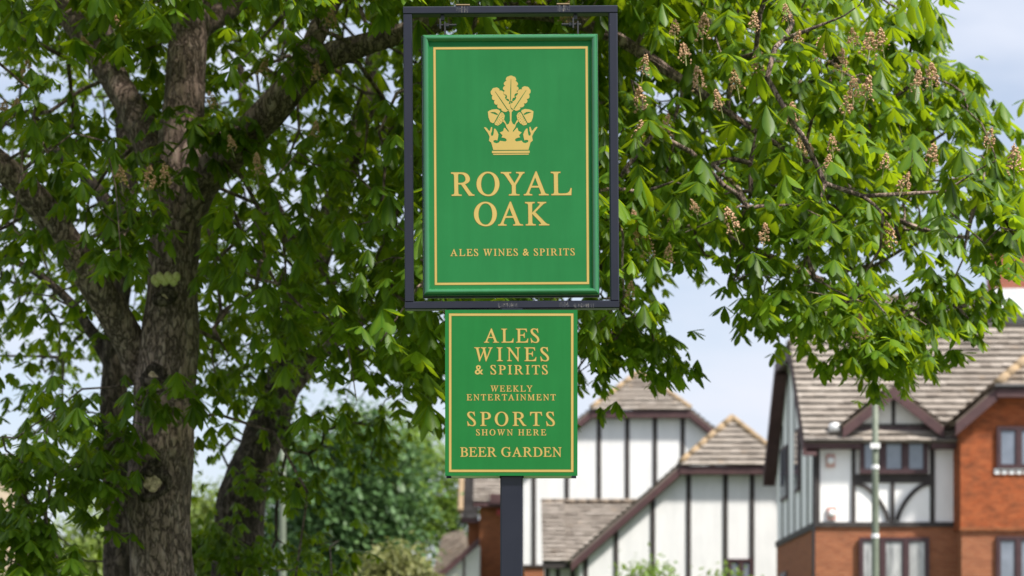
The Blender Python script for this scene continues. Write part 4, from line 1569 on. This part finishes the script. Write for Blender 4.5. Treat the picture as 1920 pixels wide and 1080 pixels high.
GLYPHS = {
    'I': [[22,0,23,29,77,33,99,39,114,49,130,70,139,110,142,156,136,828,131,896,114,933,96,949,72,960,0,971,1,1000,202,1000,404,1000,405,971,352,967,331,961,314,951,298,928,288,893,285,844,291,160,297,104,313,66,331,50,354,40,426,29,427,0]],
    'R': [[23,0,22,29,74,33,97,40,114,50,130,74,140,109,143,156,136,839,130,896,113,934,96,950,72,960,1,971,0,1000,423,1000,529,992,590,978,644,956,690,928,728,894,770,832,788,783,798,734,797,689,785,648,764,611,733,579,691,550,639,526,578,506,813,164,852,115,897,66,940,38,964,31,994,29,994,0,770,0,434,491,285,497,288,175,296,98,312,64,337,43,383,30,436,27,435,0],[381,538,451,542,509,554,534,563,576,588,607,620,627,659,634,704,630,754,610,822,591,856,566,886,537,910,503,928,464,942,420,950,372,952,327,949,299,936,287,914,283,877,284,543]],
    'O': [[507,-22,449,-19,394,-10,315,13,243,48,199,77,159,112,122,151,89,194,49,267,29,320,14,373,1,471,5,567,14,615,33,683,61,748,83,789,137,863,186,910,221,938,298,983,340,1000,383,1012,474,1022,560,1015,613,1004,665,986,736,950,779,920,818,885,854,845,886,802,926,730,959,630,973,529,968,426,957,366,940,307,918,251,891,199,835,121,796,81,754,48,692,14,623,-9,586,-16],[497,22,550,27,584,37,615,53,670,97,716,155,754,227,781,308,798,398,803,493,798,591,780,688,753,774,714,851,682,892,625,940,561,969,489,978,451,975,414,967,363,943,316,908,263,844,220,763,196,693,178,595,171,495,178,394,193,315,219,233,260,154,313,92,375,49,446,26]],
    'Y': [[343,0,346,26,408,32,442,42,464,57,475,80,482,131,480,432,238,805,186,878,139,926,101,951,60,965,1,971,0,1000,434,1000,431,971,370,964,347,957,337,949,330,933,334,907,365,845,583,506,743,770,772,820,794,869,800,893,798,919,785,942,759,958,725,966,666,971,665,1000,1009,1000,1009,968,980,963,953,948,926,922,888,873,625,441,626,142,629,103,635,77,648,55,677,38,722,29,789,26,787,0]],
    'A': [[0,0,0,27,46,33,87,51,124,80,156,120,728,1022,757,1022,921,100,936,71,967,46,1014,32,1061,27,1062,0,658,0,658,27,663,27,701,29,736,39,757,56,764,74,767,113,764,148,729,340,395,340,376,335,361,322,268,173,242,120,234,95,236,70,249,48,281,33,345,27,344,0],[405,393,721,393,687,591,653,789]],
    'L': [[23,0,22,29,72,33,95,39,113,49,130,71,140,107,143,156,136,851,130,902,124,918,109,939,97,949,73,960,1,971,0,1000,397,1000,395,973,341,966,322,958,307,946,296,930,289,907,283,845,289,163,292,112,303,86,317,69,336,59,400,51,595,53,660,62,711,75,753,97,787,128,822,184,855,283,882,283,867,0]],
    'K': [[23,0,22,29,76,33,97,39,114,49,132,77,140,110,136,828,130,896,113,933,96,949,72,960,1,971,0,1000,396,1000,395,971,345,968,317,959,298,943,286,914,281,869,283,564,287,545,299,538,313,543,589,829,634,889,644,924,633,950,604,966,547,971,546,1000,721,1000,896,1000,893,973,858,969,829,959,799,942,768,918,655,809,417,568,861,107,914,65,951,44,989,32,1030,27,1030,0,602,0,603,27,662,32,688,46,693,55,693,73,681,102,638,156,320,490,299,501,289,499,284,487,288,150,293,100,309,65,336,44,377,33,435,29,436,0]],
    'E': [[23,0,22,29,84,35,104,43,119,54,129,70,138,106,141,158,136,828,130,896,113,933,96,949,72,960,1,971,0,1000,764,1000,783,783,758,783,736,848,706,899,681,919,649,934,610,944,559,949,373,951,322,947,305,943,294,934,285,917,281,873,282,559,404,559,476,564,513,572,541,585,562,601,576,623,589,666,592,701,619,701,616,347,590,347,579,403,561,452,544,478,521,495,491,505,451,509,285,510,289,129,292,101,305,77,321,64,342,56,410,51,582,54,644,63,680,73,741,102,778,133,816,187,838,237,850,275,879,275,851,0]],
    'S': [[367,-20,267,-10,137,26,114,29,95,26,81,17,73,3,69,-17,43,-17,0,314,27,315,51,248,79,190,132,118,195,65,264,34,339,23,378,27,411,38,440,57,461,81,477,111,485,146,485,184,474,235,457,272,425,318,342,404,177,538,119,591,64,654,35,699,21,729,6,779,0,831,2,864,15,909,38,947,72,979,115,1003,148,1013,205,1021,293,1018,433,983,450,985,463,991,473,1002,478,1017,506,1017,541,724,518,724,487,809,461,856,431,895,398,927,343,960,303,971,260,975,225,973,195,964,170,950,151,931,138,906,132,878,133,846,144,798,159,765,183,731,263,649,465,483,513,436,569,358,604,272,615,211,613,156,598,106,572,63,535,28,488,1,432,-15]],
    'W': [[370,-22,154,880,135,919,111,945,66,966,3,974,0,1000,402,1000,402,974,346,970,324,963,310,952,302,937,298,902,309,832,447,249,665,763,637,881,612,928,596,944,567,962,530,971,492,973,490,1000,873,1000,872,973,822,968,797,958,783,938,780,896,794,814,925,259,1136,801,1157,874,1158,916,1152,937,1144,946,1105,964,1039,973,1042,1000,1344,1000,1346,973,1312,967,1286,951,1263,924,1234,872,878,-22,851,-22,689,668,397,-22]],
    'N': [[828,-23,204,802,207,166,212,109,222,75,241,51,282,36,348,29,349,0,23,0,22,29,79,35,100,43,116,54,127,70,138,106,141,156,140,853,130,895,100,934,73,954,53,964,6,971,1,971,0,1000,210,1000,791,233,787,834,781,896,772,925,752,949,711,964,644,971,643,1000,971,1000,970,971,914,965,893,958,877,947,862,924,854,891,851,844,856,-23]],
    'P': [[23,0,22,29,85,35,105,43,119,53,129,69,139,105,141,156,136,839,130,895,113,934,96,950,72,960,1,971,0,1000,393,1000,465,997,530,986,587,969,636,944,678,913,712,874,739,829,759,776,767,734,769,694,758,639,733,590,693,549,640,517,598,500,524,484,468,479,300,478,285,469,288,139,296,88,316,57,339,43,382,33,442,29,442,0],[365,522,464,531,515,549,555,575,583,609,600,651,606,699,600,753,587,805,560,861,525,904,496,925,443,946,378,956,327,955,297,941,288,925,282,884,284,555,289,537,300,527]],
    'T': [[225,0,223,29,290,34,315,41,333,54,351,80,360,120,364,192,359,920,353,934,343,942,312,948,192,943,144,934,119,924,79,897,59,868,43,820,35,757,3,760,0,1000,832,1000,843,876,855,753,827,753,810,819,788,868,759,905,736,922,688,939,600,948,528,947,515,939,509,924,509,182,515,112,525,75,547,50,592,34,679,29,679,0]],
    'M': [[13,0,14,29,73,35,105,49,121,70,129,101,133,156,136,839,131,895,114,933,96,949,72,960,0,971,1,1000,271,1000,587,233,882,1000,1157,1000,1156,971,1103,967,1082,961,1066,951,1049,928,1040,893,1037,844,1046,129,1053,88,1070,60,1083,50,1107,40,1179,29,1179,0,783,0,784,25,840,34,870,51,885,75,893,112,896,163,891,844,562,0,542,0,195,845,195,221,201,125,213,83,233,55,247,46,273,36,337,27,337,0]],
    'H': [[23,0,22,29,76,33,97,39,114,49,132,77,140,110,136,828,130,896,113,933,96,949,72,960,1,971,0,1000,399,1000,400,971,339,965,319,956,304,945,294,929,283,891,280,838,282,594,287,576,296,566,333,558,715,558,737,561,746,567,751,590,748,840,741,902,726,933,701,953,664,965,612,971,613,1000,1012,1000,1011,971,1005,971,958,967,928,956,909,937,895,893,891,844,898,172,903,104,920,66,938,50,962,40,1033,29,1034,0,635,0,635,29,690,33,711,39,728,49,743,70,753,110,751,469,746,486,737,496,720,501,694,503,320,503,298,500,287,492,283,473,286,172,292,97,307,66,332,46,369,35,421,29,422,0]],
    'B': [[23,0,22,29,74,33,97,40,114,50,130,74,140,109,143,156,136,839,128,903,118,927,108,940,96,950,72,960,1,971,0,986,0,1000,368,1000,447,997,518,987,579,970,633,946,677,916,714,879,741,835,761,785,768,743,768,704,758,668,741,636,714,607,679,582,636,559,584,540,668,505,704,481,736,454,763,424,785,390,804,353,823,289,829,244,823,183,809,147,788,114,760,85,726,59,685,38,638,22,585,10,496,1],[356,556,428,560,489,572,515,581,558,604,589,635,609,672,617,716,613,766,593,830,576,862,554,889,528,911,497,929,462,941,423,948,368,951,309,944,295,936,289,926,282,859,286,579,292,568,305,561],[412,45,483,49,543,64,591,87,627,120,652,161,664,209,664,264,652,327,636,371,615,409,588,441,538,476,498,493,426,507,325,509,301,505,290,498,285,478,287,156,294,95,307,69,323,57,354,48]],
    'G': [[603,-22,534,-19,467,-9,403,7,341,29,283,57,230,90,159,149,117,196,82,246,52,300,29,358,13,415,4,468,0,547,5,599,21,674,58,768,98,832,129,870,163,904,201,935,264,973,297,988,333,1000,408,1016,490,1022,541,1019,639,1002,772,958,813,951,837,956,849,965,862,983,872,1010,897,1010,915,704,891,704,862,764,828,818,788,864,716,920,663,946,605,964,544,973,479,973,448,969,390,953,339,926,293,889,254,842,223,788,199,727,182,658,172,549,179,443,207,332,238,259,257,225,300,165,325,139,380,93,440,59,505,36,539,29,630,24,697,36,741,56,764,73,780,92,790,114,793,137,789,340,780,408,762,435,741,447,698,455,634,461,634,488,1048,488,1049,461,1003,458,971,447,951,430,940,405,936,336,945,75,869,33,787,3,698,-16]],
    'D': [[19,0,20,29,72,33,95,39,112,49,129,71,139,107,142,156,136,828,131,896,114,933,96,949,72,960,0,971,1,1000,384,1000,454,997,521,988,585,972,646,950,703,923,779,871,825,830,866,783,901,732,943,647,964,585,977,527,984,443,982,389,966,311,947,263,923,218,876,156,837,119,793,87,743,59,688,36,628,18,527,3,454,0],[448,48,534,54,585,66,630,84,688,120,720,150,748,184,780,243,795,286,806,332,814,432,805,537,775,658,745,730,708,792,663,845,638,867,583,904,521,931,488,940,416,951,378,952,338,950,311,944,294,932,286,917,280,857,285,177,289,120,295,98,303,84,329,64,376,52]],
    '&': [[698,507,651,421,589,342,445,507,530,574,562,608,608,674,622,708,632,779,628,824,614,866,593,903,564,936,528,963,486,983,439,996,387,1000,330,996,279,983,235,963,197,936,167,902,144,862,130,816,126,765,135,701,161,638,197,580,241,529,143,465,67,394,39,356,18,316,5,273,0,229,5,179,21,133,45,92,76,57,115,27,158,5,206,-9,257,-13,292,-12,366,4,406,20,489,67,580,139,697,0,885,0,679,239,733,305,780,374,817,442,845,507],[490,241,437,192,383,155,328,130,272,121,225,130,186,153,159,187,146,229,149,257,158,284,193,333,249,381,324,432],[269,779,278,817,301,848,336,869,380,876,426,868,463,846,488,813,496,771,491,733,471,695,430,653,363,605,330,641,300,684,278,731]],
}

# ------------------------------------------------------------------ the pub sign
ROLL = -0.0060
KS = 1 / 350.0


def grow_outline(contours, d):
    """Move every closed outline outward by d (holes shrink), using nesting depth to know which side is outside."""
    def inside(p, poly):
        c = False
        for i in range(len(poly)):
            (x0, z0), (x1, z1) = poly[i - 1], poly[i]
            if (z0 > p[1]) != (z1 > p[1]) and p[0] < (x1 - x0) * (p[1] - z0) / (z1 - z0) + x0:
                c = not c
        return c
    out = []
    for i, ct in enumerate(contours):
        pts = [ct[j] for j in range(len(ct)) if math.hypot(ct[j][0] - ct[j - 1][0], ct[j][1] - ct[j - 1][1]) > 1e-7]
        depth = sum(inside(pts[0], o) for j, o in enumerate(contours) if j != i)
        area = sum(pts[j - 1][0] * pts[j][1] - pts[j][0] * pts[j - 1][1] for j in range(len(pts)))
        sgn = (1 if area > 0 else -1) * (1 if depth % 2 == 0 else -1)
        n = len(pts)
        new = []
        for j in range(n):
            a, b, c = Vector(pts[j - 1]), Vector(pts[j]), Vector(pts[(j + 1) % n])
            t0, t1 = (b - a).normalized(), (c - b).normalized()
            n0, n1 = Vector((t0.y, -t0.x)), Vector((t1.y, -t1.x))
            m = n0 + n1
            if m.length < 1e-6:
                m = n0.copy()
            m.normalize()
            k = 1.0 / max(0.62, m.dot(n0))
            q = b + m * (sgn * d * k)
            new.append((q.x, q.y))
        out.append(new)
    return out


def flat_shape(name, contours, y, thick, offset, mat, parent):
    """Filled flat outline (contours in metres, x right z up) standing at depth y, proud by thick."""
    if offset:
        contours = grow_outline(contours, offset)
    pts, edges = [], []
    for ct in contours:
        n0 = len(pts)
        pts += [Vector(p) for p in ct]
        edges += [(n0 + i, n0 + (i + 1) % len(ct)) for i in range(len(ct))]
    vo, eo, fo = delaunay_2d_cdt(pts, edges, [], 0, 1e-7)[:3]
    keep = []
    for f in fo:
        cx = sum(vo[i].x for i in f) / len(f)
        cz = sum(vo[i].y for i in f) / len(f)
        odd = False
        for ct in contours:
            for i in range(len(ct)):
                (xa, za), (xb, zb) = ct[i - 1], ct[i]
                if (za > cz) != (zb > cz) and cx < (xb - xa) * (cz - za) / (zb - za) + xa:
                    odd = not odd
        if odd:
            keep.append(tuple(f))
    mb = MB()
    n = len(vo)
    mb.v = [(v.x, y - thick, v.y) for v in vo] + [(v.x, y, v.y) for v in vo]
    mb.c = [(0.5, 0, 0, 1)] * (2 * n)
    cnt = {}
    for f in keep:
        for i in range(3):
            cnt[(f[i - 1], f[i])] = 1
    mb.f = keep + [(a, b, b + n, a + n) for (a, b) in cnt if (b, a) not in cnt]
    mb.m = [0] * len(mb.f)
    o = mb.build(name, mat, parent)
    bm = bmesh.new()
    bm.from_mesh(o.data)
    bmesh.ops.delete(bm, geom=[v for v in bm.verts if not v.link_faces], context='VERTS')
    bmesh.ops.recalc_face_normals(bm, faces=bm.faces)
    bm.to_mesh(o.data)
    bm.free()
    return o


# stand the A upright: its apex belongs over the middle of its feet
_a = GLYPHS['A'][0]
_ym = max(_a[1::2])
_ap = [x for x, z in zip(_a[::2], _a[1::2]) if z > _ym - 5]
_sh = (sum(_ap) / len(_ap) - (min(_a[::2]) + max(_a[::2])) / 2) / 1000
GLYPHS['A'] = [[v - _sh * g[i + 1] if i % 2 == 0 else v for i, v in enumerate(g)] for g in GLYPHS['A']]
_mn = min(v for g in GLYPHS['A'] for v in g[::2])
GLYPHS['A'] = [[v - _mn if i % 2 == 0 else v for i, v in enumerate(g)] for g in GLYPHS['A']]

KERN = {'YA': -0.13, 'AL': 0.0, 'LY': -0.1, 'TA': -0.09, 'KL': -0.02, 'OY': -0.03, 'OA': -0.04, 'PO': -0.02, 'RT': -0.03}


def lettering(text, x0, x1, base, cap, y, parent, weight=0.016):
    """Serif capitals set between photo pixels x0 and x1 on the baseline, raised gilt over a dark ochre edge."""
    s = cap / 1000.0
    adv = []
    x = 0
    space = 300
    for i, ch in enumerate(text):
        if ch == ' ':
            adv.append((x, ch)); x += space; continue
        if i and text[i - 1] + ch in KERN:
            x += KERN[text[i - 1] + ch] * 1000
        adv.append((x, ch))
        x += max(GLYPHS[ch][0][::2] if len(GLYPHS[ch]) == 1 else [v for g in GLYPHS[ch] for v in g[::2]])
    gaps = len(text) - 1
    gap = ((x1 - x0) / s - x) / gaps
    con = []
    for i, (gx, ch) in enumerate(adv):
        if ch == ' ':
            continue
        for g in GLYPHS[ch]:
            con.append([(X(x0 + (gx + i * gap + a) * s, y), Z(base - b * s, y)) for a, b in zip(g[::2], g[1::2])])
    k = y / F
    o = flat_shape('lettering', con, y - 0.0007, 0.0003, weight * cap * k, M['gold'], parent)
    flat_shape('lettering_edge', con, y - 0.0003, 0.0002, weight * cap * k + (0.0018 if cap > 20 else 0.0011), M['ochre'], o)
    return o


def rect_ring(x0, x1, y0, y1, w):
    return [[(x0, y0), (x1, y0), (x1, y1), (x0, y1)], [(x0 + w, y0 + w), (x1 - w, y0 + w), (x1 - w, y1 - w), (x0 + w, y1 - w)]]


def gold_border(px0, px1, py0, py1, wpx, y, parent):
    k = y / F
    for nm, mat, gy, th, off in (('border_line', 'gold', 0.0007, 0.0003, 0.0), ('border_edge', 'ochre', 0.0003, 0.0002, 0.0017)):
        c = rect_ring(X(px0, y) - off, X(px1, y) + off, Z(py1, y) - off, Z(py0, y) + off, wpx * k + 2 * off)
        o = flat_shape(nm, c, y - gy, th, 0.0, M[mat], parent if nm == 'border_line' else first)
        first = o


def oak_leaf(base, tip, hw, lobes, y, skew=0.0):
    """Lobed leaf outline in crest coordinates with a vein slit."""
    b, t = Vector((base[0], base[1])), Vector((tip[0], tip[1]))
    ax = t - b
    L = ax.length
    ax.normalize()
    nx = Vector((-ax.y, ax.x))
    out = []
    N = lobes * 10
    for side in (1, -1):
        rng_ = range(0, N + 1) if side == 1 else range(N, -1, -1)
        for i in rng_:
            u = i / N
            env = math.sin(math.pi * (0.13 + 0.76 * u)) ** 0.8
            sc = 0.74 + 0.3 * abs(math.sin(math.pi * lobes * u)) ** 0.6
            w = hw * env * sc
            if u > 0.97: w *= 0.55
            p = b + ax * (L * u) + nx * (side * w)
            out.append((p.x, p.y))
    v = []
    for u, w in ((0.02, 5), (0.45, 5.2), (0.86, 2.5)):
        p = b + ax * (L * u)
        v.append((p + nx * w, p - nx * w))
    vein = [(q[0].x, q[0].y) for q in v] + [(q[1].x, q[1].y) for q in reversed(v)]
    return [out, vein]


def emblem(y, parent):
    con = []
    con += oak_leaf((368, 380), (376, 76), 90, 5, y)
    con += oak_leaf((338, 492), (160, 226), 84, 5, y)
    con += oak_leaf((404, 478), (580, 214), 84, 5, y)
    half = [(366, 392), (364, 470), (352, 488), (340, 474), (334, 480), (358, 512), (360, 610), (346, 648), (322, 660), (304, 622), (288, 598), (272, 614), (290, 634),
            (306, 652), (316, 690), (348, 738), (338, 744), (300, 698), (288, 698), (278, 735), (238, 752), (270, 785), (258, 812), (285, 815), (314, 828), (320, 846), (304, 860),
            (265, 854), (240, 850), (225, 872), (195, 880), (165, 868), (160, 852), (172, 843), (195, 842), (206, 850), (216, 815), (222, 775), (205, 735), (186, 708), (170, 705),
            (167, 738), (162, 775), (150, 792), (135, 788), (132, 765), (145, 735), (148, 690), (135, 685), (118, 735), (100, 722), (85, 700), (62, 686), (50, 692), (65, 715), (95, 755),
            (116, 800), (108, 850), (135, 872), (160, 960)]
    mir = [(738 - x, z) for x, z in reversed(half)]
    con.append(half + mir)
    con.append([(143, 970), (592, 970), (592, 997), (143, 997)])
    con.append([(158, 1004), (581, 1004), (581, 1018), (158, 1018)])
    nut = [(97, 503), (122, 488), (150, 478), (200, 473), (232, 484), (246, 501), (206, 568), (170, 636), (152, 640), (125, 625), (105, 575)]
    gl = [(122, 514), (150, 508), (182, 510), (218, 534), (207, 546), (168, 530)]
    cup = [(258, 510), (280, 518), (299, 553), (288, 600), (255, 645), (215, 670), (182, 661), (176, 646), (215, 580), (240, 530)]
    dots = [(262, 530), (277, 545), (255, 556), (275, 572), (234, 570), (255, 585), (272, 602), (218, 592), (236, 603), (252, 622), (208, 614), (222, 628), (236, 642), (196, 640), (214, 652)]
    for mirf in (False, True):
        f = (lambda p: (738 - p[0], p[1])) if mirf else (lambda p: p)
        con.append([f(p) for p in nut])
        con.append([f(p) for p in gl])
        con.append([f(p) for p in cup])
        for d in dots:
            con.append([f((d[0] + 4.5 * math.cos(a), d[1] + 6 * math.sin(a))) for a in (0, 1.57, 3.14, 4.71)])
    con = [[(X(900 + x / 6.35, y), Z(130 + z / 6.35, y)) for x, z in c] for c in con]
    o = flat_shape('emblem', con, y - 0.0007, 0.0003, 0.0, M['gold'], parent)
    o['label'] = 'gilt crown with three oak leaves and two acorns'
    return o


def build_sign_post():
    y = SIGN_Y
    root = thing('sign_post', 'dark navy square steel post with an open rectangular frame on top', 'sign post', (X(959, y), y, 0))
    p = MB()
    yf, yb = y - 0.025, y + 0.095
    a, b = X(938, yf), X(980, yf)
    zt = Z(579.5, y)
    c = 0.008
    prof = [(a + c, yf), (b - c, yf), (b, yf + c), (b, yb - c), (b - c, yb), (a + c, yb), (a, yb - c), (a, yf + c)]
    p.prism(prof, 'z', -0.3, zt)
    fix_normals(p.build('post', M['navy_paint'], root))
    # frame, mitred square tube; rolls a little to the right like the real one
    y0, y1 = y - 0.012, y + 0.05
    cx, cz = X(958.5, y), Z(295, y)
    x0, x1, z0, z1 = X(757.5, y0), X(1159.5, y0), Z(578.5, y0), Z(10.5, y0)
    w, wv = 14.6 * KS, 16.5 * KS
    f = MB()
    bv = 0.0055

    segs = [((x0, z1 - w), (x1, z1)), ((x0, z0), (x1, z0 + w)), ((x0, z0 + w + 0.001), (x0 + wv, z1 - w - 0.001)), ((x1 - wv, z0 + w + 0.001), (x1, z1 - w - 0.001))]
    for i, ((a0, b0), (a1, b1)) in enumerate(segs):
        if i < 2:
            pr = [(y0 + bv, b0), (y1 - bv, b0), (y1, b0 + bv), (y1, b1 - bv), (y1 - bv, b1), (y0 + bv, b1), (y0, b1 - bv), (y0, b0 + bv)]
            f.prism(pr, 'x', a0, a1)
        else:
            pr = [(a0 + bv, y0), (a1 - bv, y0), (a1, y0 + bv), (a1, y1 - bv), (a1 - bv, y1), (a0 + bv, y1), (a0, y1 - bv), (a0, y0 + bv)]
            f.prism(pr, 'z', b0, b1)
    # roll about the frame centre
    ca, sa = math.cos(ROLL), math.sin(ROLL)
    rot = lambda q: (cx + (q[0] - cx) * ca + (q[2] - cz) * sa, q[1], cz - (q[0] - cx) * sa + (q[2] - cz) * ca)
    f.v = [rot(q) for q in f.v]
    fo = fix_normals(f.build('frame', M['navy_paint'], root))
    # worn patches where brackets were welded, thin plates of bare metal on the frame face
    for px, py, wd, ht in ((867, 17.5, 26, 12.6), (1056, 15.5, 25, 12.6), (952, 572.5, 36, 9.5), (1058, 571, 18, 11), (1094, 573, 38, 8)):
        s = MB()
        xx, zz = X(px, y0), Z(py, y0)
        rs = random.Random(px)
        n_ = int(wd * 0.9)
        for i in range(n_):                                # upright scrapes of bare, rust-edged metal
            u = xx + (i + rs.uniform(0.1, 0.5)) / n_ * wd * KS - wd / 2 * KS
            h0, h1 = sorted((rs.uniform(-0.5, 0.5), rs.uniform(-0.5, 0.5)))
            if rs.random() < 0.3: h0, h1 = -0.5, 0.5
            wq = rs.uniform(0.2, 0.8) * wd * KS / n_
            s.add([(u, y0 - 0.0008, zz + h0 * ht * KS), (u + wq, y0 - 0.0008, zz + h0 * ht * KS * 0.9), (u + wq * 0.8, y0 - 0.0008, zz + h1 * ht * KS), (u - wq * 0.1, y0 - 0.0008, zz + h1 * ht * KS * 0.92)], [(0, 1, 2, 3)])
        s.build('scuffed_patch', M['scuffed_navy'], fo)
    for a_, b_, p_ in ((855, 881, 10.4), (1044, 1068, 8.6)):
        cap = MB()
        cap.box(X(a_, y), X(b_, y), y - 0.008, y + 0.04, Z(p_, y), Z(p_ - 1.8, y))
        cap.build('bracket_stub', M['ridge'], fo)
    return root


def build_hanging_sign():
    y = SIGN_Y
    cx, cz = X(957.5, y), Z(309, y)
    root = thing('hanging_sign', 'large green hanging sign reading ROYAL OAK with a gilt crown emblem', 'sign', (cx, y, cz))
    x0, x1, z0, z1 = X(793.0, y), X(1122.0, y), Z(553.5, y), Z(65, y)
    b = MB()
    b.box(x0 + 0.025, x1 - 0.025, y, y + 0.03, z0 + 0.025, z1 - 0.025)
    b.build('panel', M['green_panel'], root)
    mo = MB()
    prof = [(0.0, 0.034), (0.0, -0.004), (0.003, -0.013), (0.010, -0.0195), (0.019, -0.021), (0.027, -0.017), (0.033, -0.0095), (0.0365, -0.003), (0.038, 0.001)]
    vv = []
    for d, h in prof:
        vv += [(x0 + d, y + h, z0 + d), (x1 - d, y + h, z0 + d), (x1 - d, y + h, z1 - d), (x0 + d, y + h, z1 - d)]
    k = len(prof)
    for s in range(4):                                   # four mitred lengths
        seg = [[vv[i * 4 + s], vv[i * 4 + (s + 1) % 4]] for i in range(k)]
        flat = [p for q in seg for p in q]
        mo.add(flat, [(2 * i, 2 * i + 1, 2 * i + 3, 2 * i + 2) for i in range(k - 1)])
    mo_o = fix_normals(mo.build('moulding', M['green_gloss'], root, smooth=True))
    bk = MB()
    e = 0.006
    bk.box(x0 - e, x1 + e * 0.6, y + 0.0345, y + 0.05, z0 - e, z1 + e)
    bk.build('back_plate', M['navy_paint'], root)
    gold_border(814, 1103, 88, 533.5, 3.9, y, root)
    emblem(y, root)
    lettering('ROYAL', 846, 1071, 366.2, 43.0, y, root, 0.011)
    lettering('OAK', 888.6, 1028.8, 422.6, 43.0, y, root, 0.011)
    lettering('ALES WINES & SPIRITS', 843.5, 1076.5, 479.4, 12.6, y, root, 0.014)
    for px, sgn in ((831.5, 1), (1080.5, -1)):
        h = MB()
        yy = y + 0.02
        xx = X(px, yy)
        h.box(xx - 0.010, xx + 0.010, yy - 0.012, yy + 0.012, Z(38, yy), Z(22, yy))
        h.box(xx - 0.016, xx - 0.008, yy - 0.02, yy + 0.02, Z(55, yy), Z(36, yy))
        h.box(xx + 0.009, xx + 0.017, yy - 0.02, yy + 0.02, Z(67, yy), Z(42, yy))
        h.tube([(xx - 0.03 * sgn, yy, Z(47, yy)), (xx + 0.074 * sgn, yy, Z(46.5, yy))], [0.0075, 0.0075], 8)
        h.tube([(xx + 0.018 * sgn, yy, Z(47, yy)), (xx + 0.034 * sgn, yy, Z(46.8, yy))], [0.014, 0.014], 6)
        h.build('hanging_bolt', M['black_metal'], root)
    root.rotation_euler = (0, ROLL, 0)


def build_lower_board():
    y = SIGN_Y - 0.05
    root = thing('notice_board', 'smaller green board on the post listing ales, weekly entertainment, sports and beer garden', 'sign', (X(959, y), y, Z(893, y)))
    x0, x1, z0, z1 = X(834.6, y), X(1082.8, y), Z(892, y), Z(581, y)
    b = MB()
    b.box(x0, x1, y, y + 0.004, z0, z1)
    b.build('panel', M['green_board'], root)
    f = MB()
    f.box(x0 + 0.004, x1 - 0.003, y + 0.0042, y + 0.02, z0 + 0.002, z1 - 0.002)
    f.box(x0 + 0.002, x1 - 0.002, y + 0.15, y + 0.165, z0 + 0.002, z1 - 0.002)
    f.build('board', M['navy_paint'], root)
    e = MB()
    pa, pb = X(938, y) - 0.004, X(980, y) + 0.006
    e.box(x0 + 0.03, pa, y + 0.03, y + 0.145, z0 + 0.002, z0 + 0.022)
    e.box(pb, x1 - 0.03, y + 0.03, y + 0.145, z0 + 0.002, z0 + 0.022)
    e.build('batten', M['white_paint'], root)
    gold_border(842, 1075, 588, 885, 4.2, y, root)
    for t, a, c, base, cap in (('ALES', 907.8, 1010.8, 642.2, 25.5), ('WINES', 889.4, 1029, 676.9, 25.2), ('& SPIRITS', 890.6, 1026.8, 701.8, 16.8), ('WEEKLY', 919.6, 998, 734.2, 11.0),
                               ('ENTERTAINMENT', 875, 1041.8, 750.6, 11.1), ('SPORTS', 876.3, 1040, 798.3, 25.5), ('SHOWN HERE', 892.8, 1023.8, 816.3, 11.0), ('BEER GARDEN', 863, 1052.6, 856.2, 17.2)):
        lettering(t, a, c, base, cap, y, root, 0.009 if cap > 20 else 0.014)


build_sign_post()
build_hanging_sign()
build_lower_board()
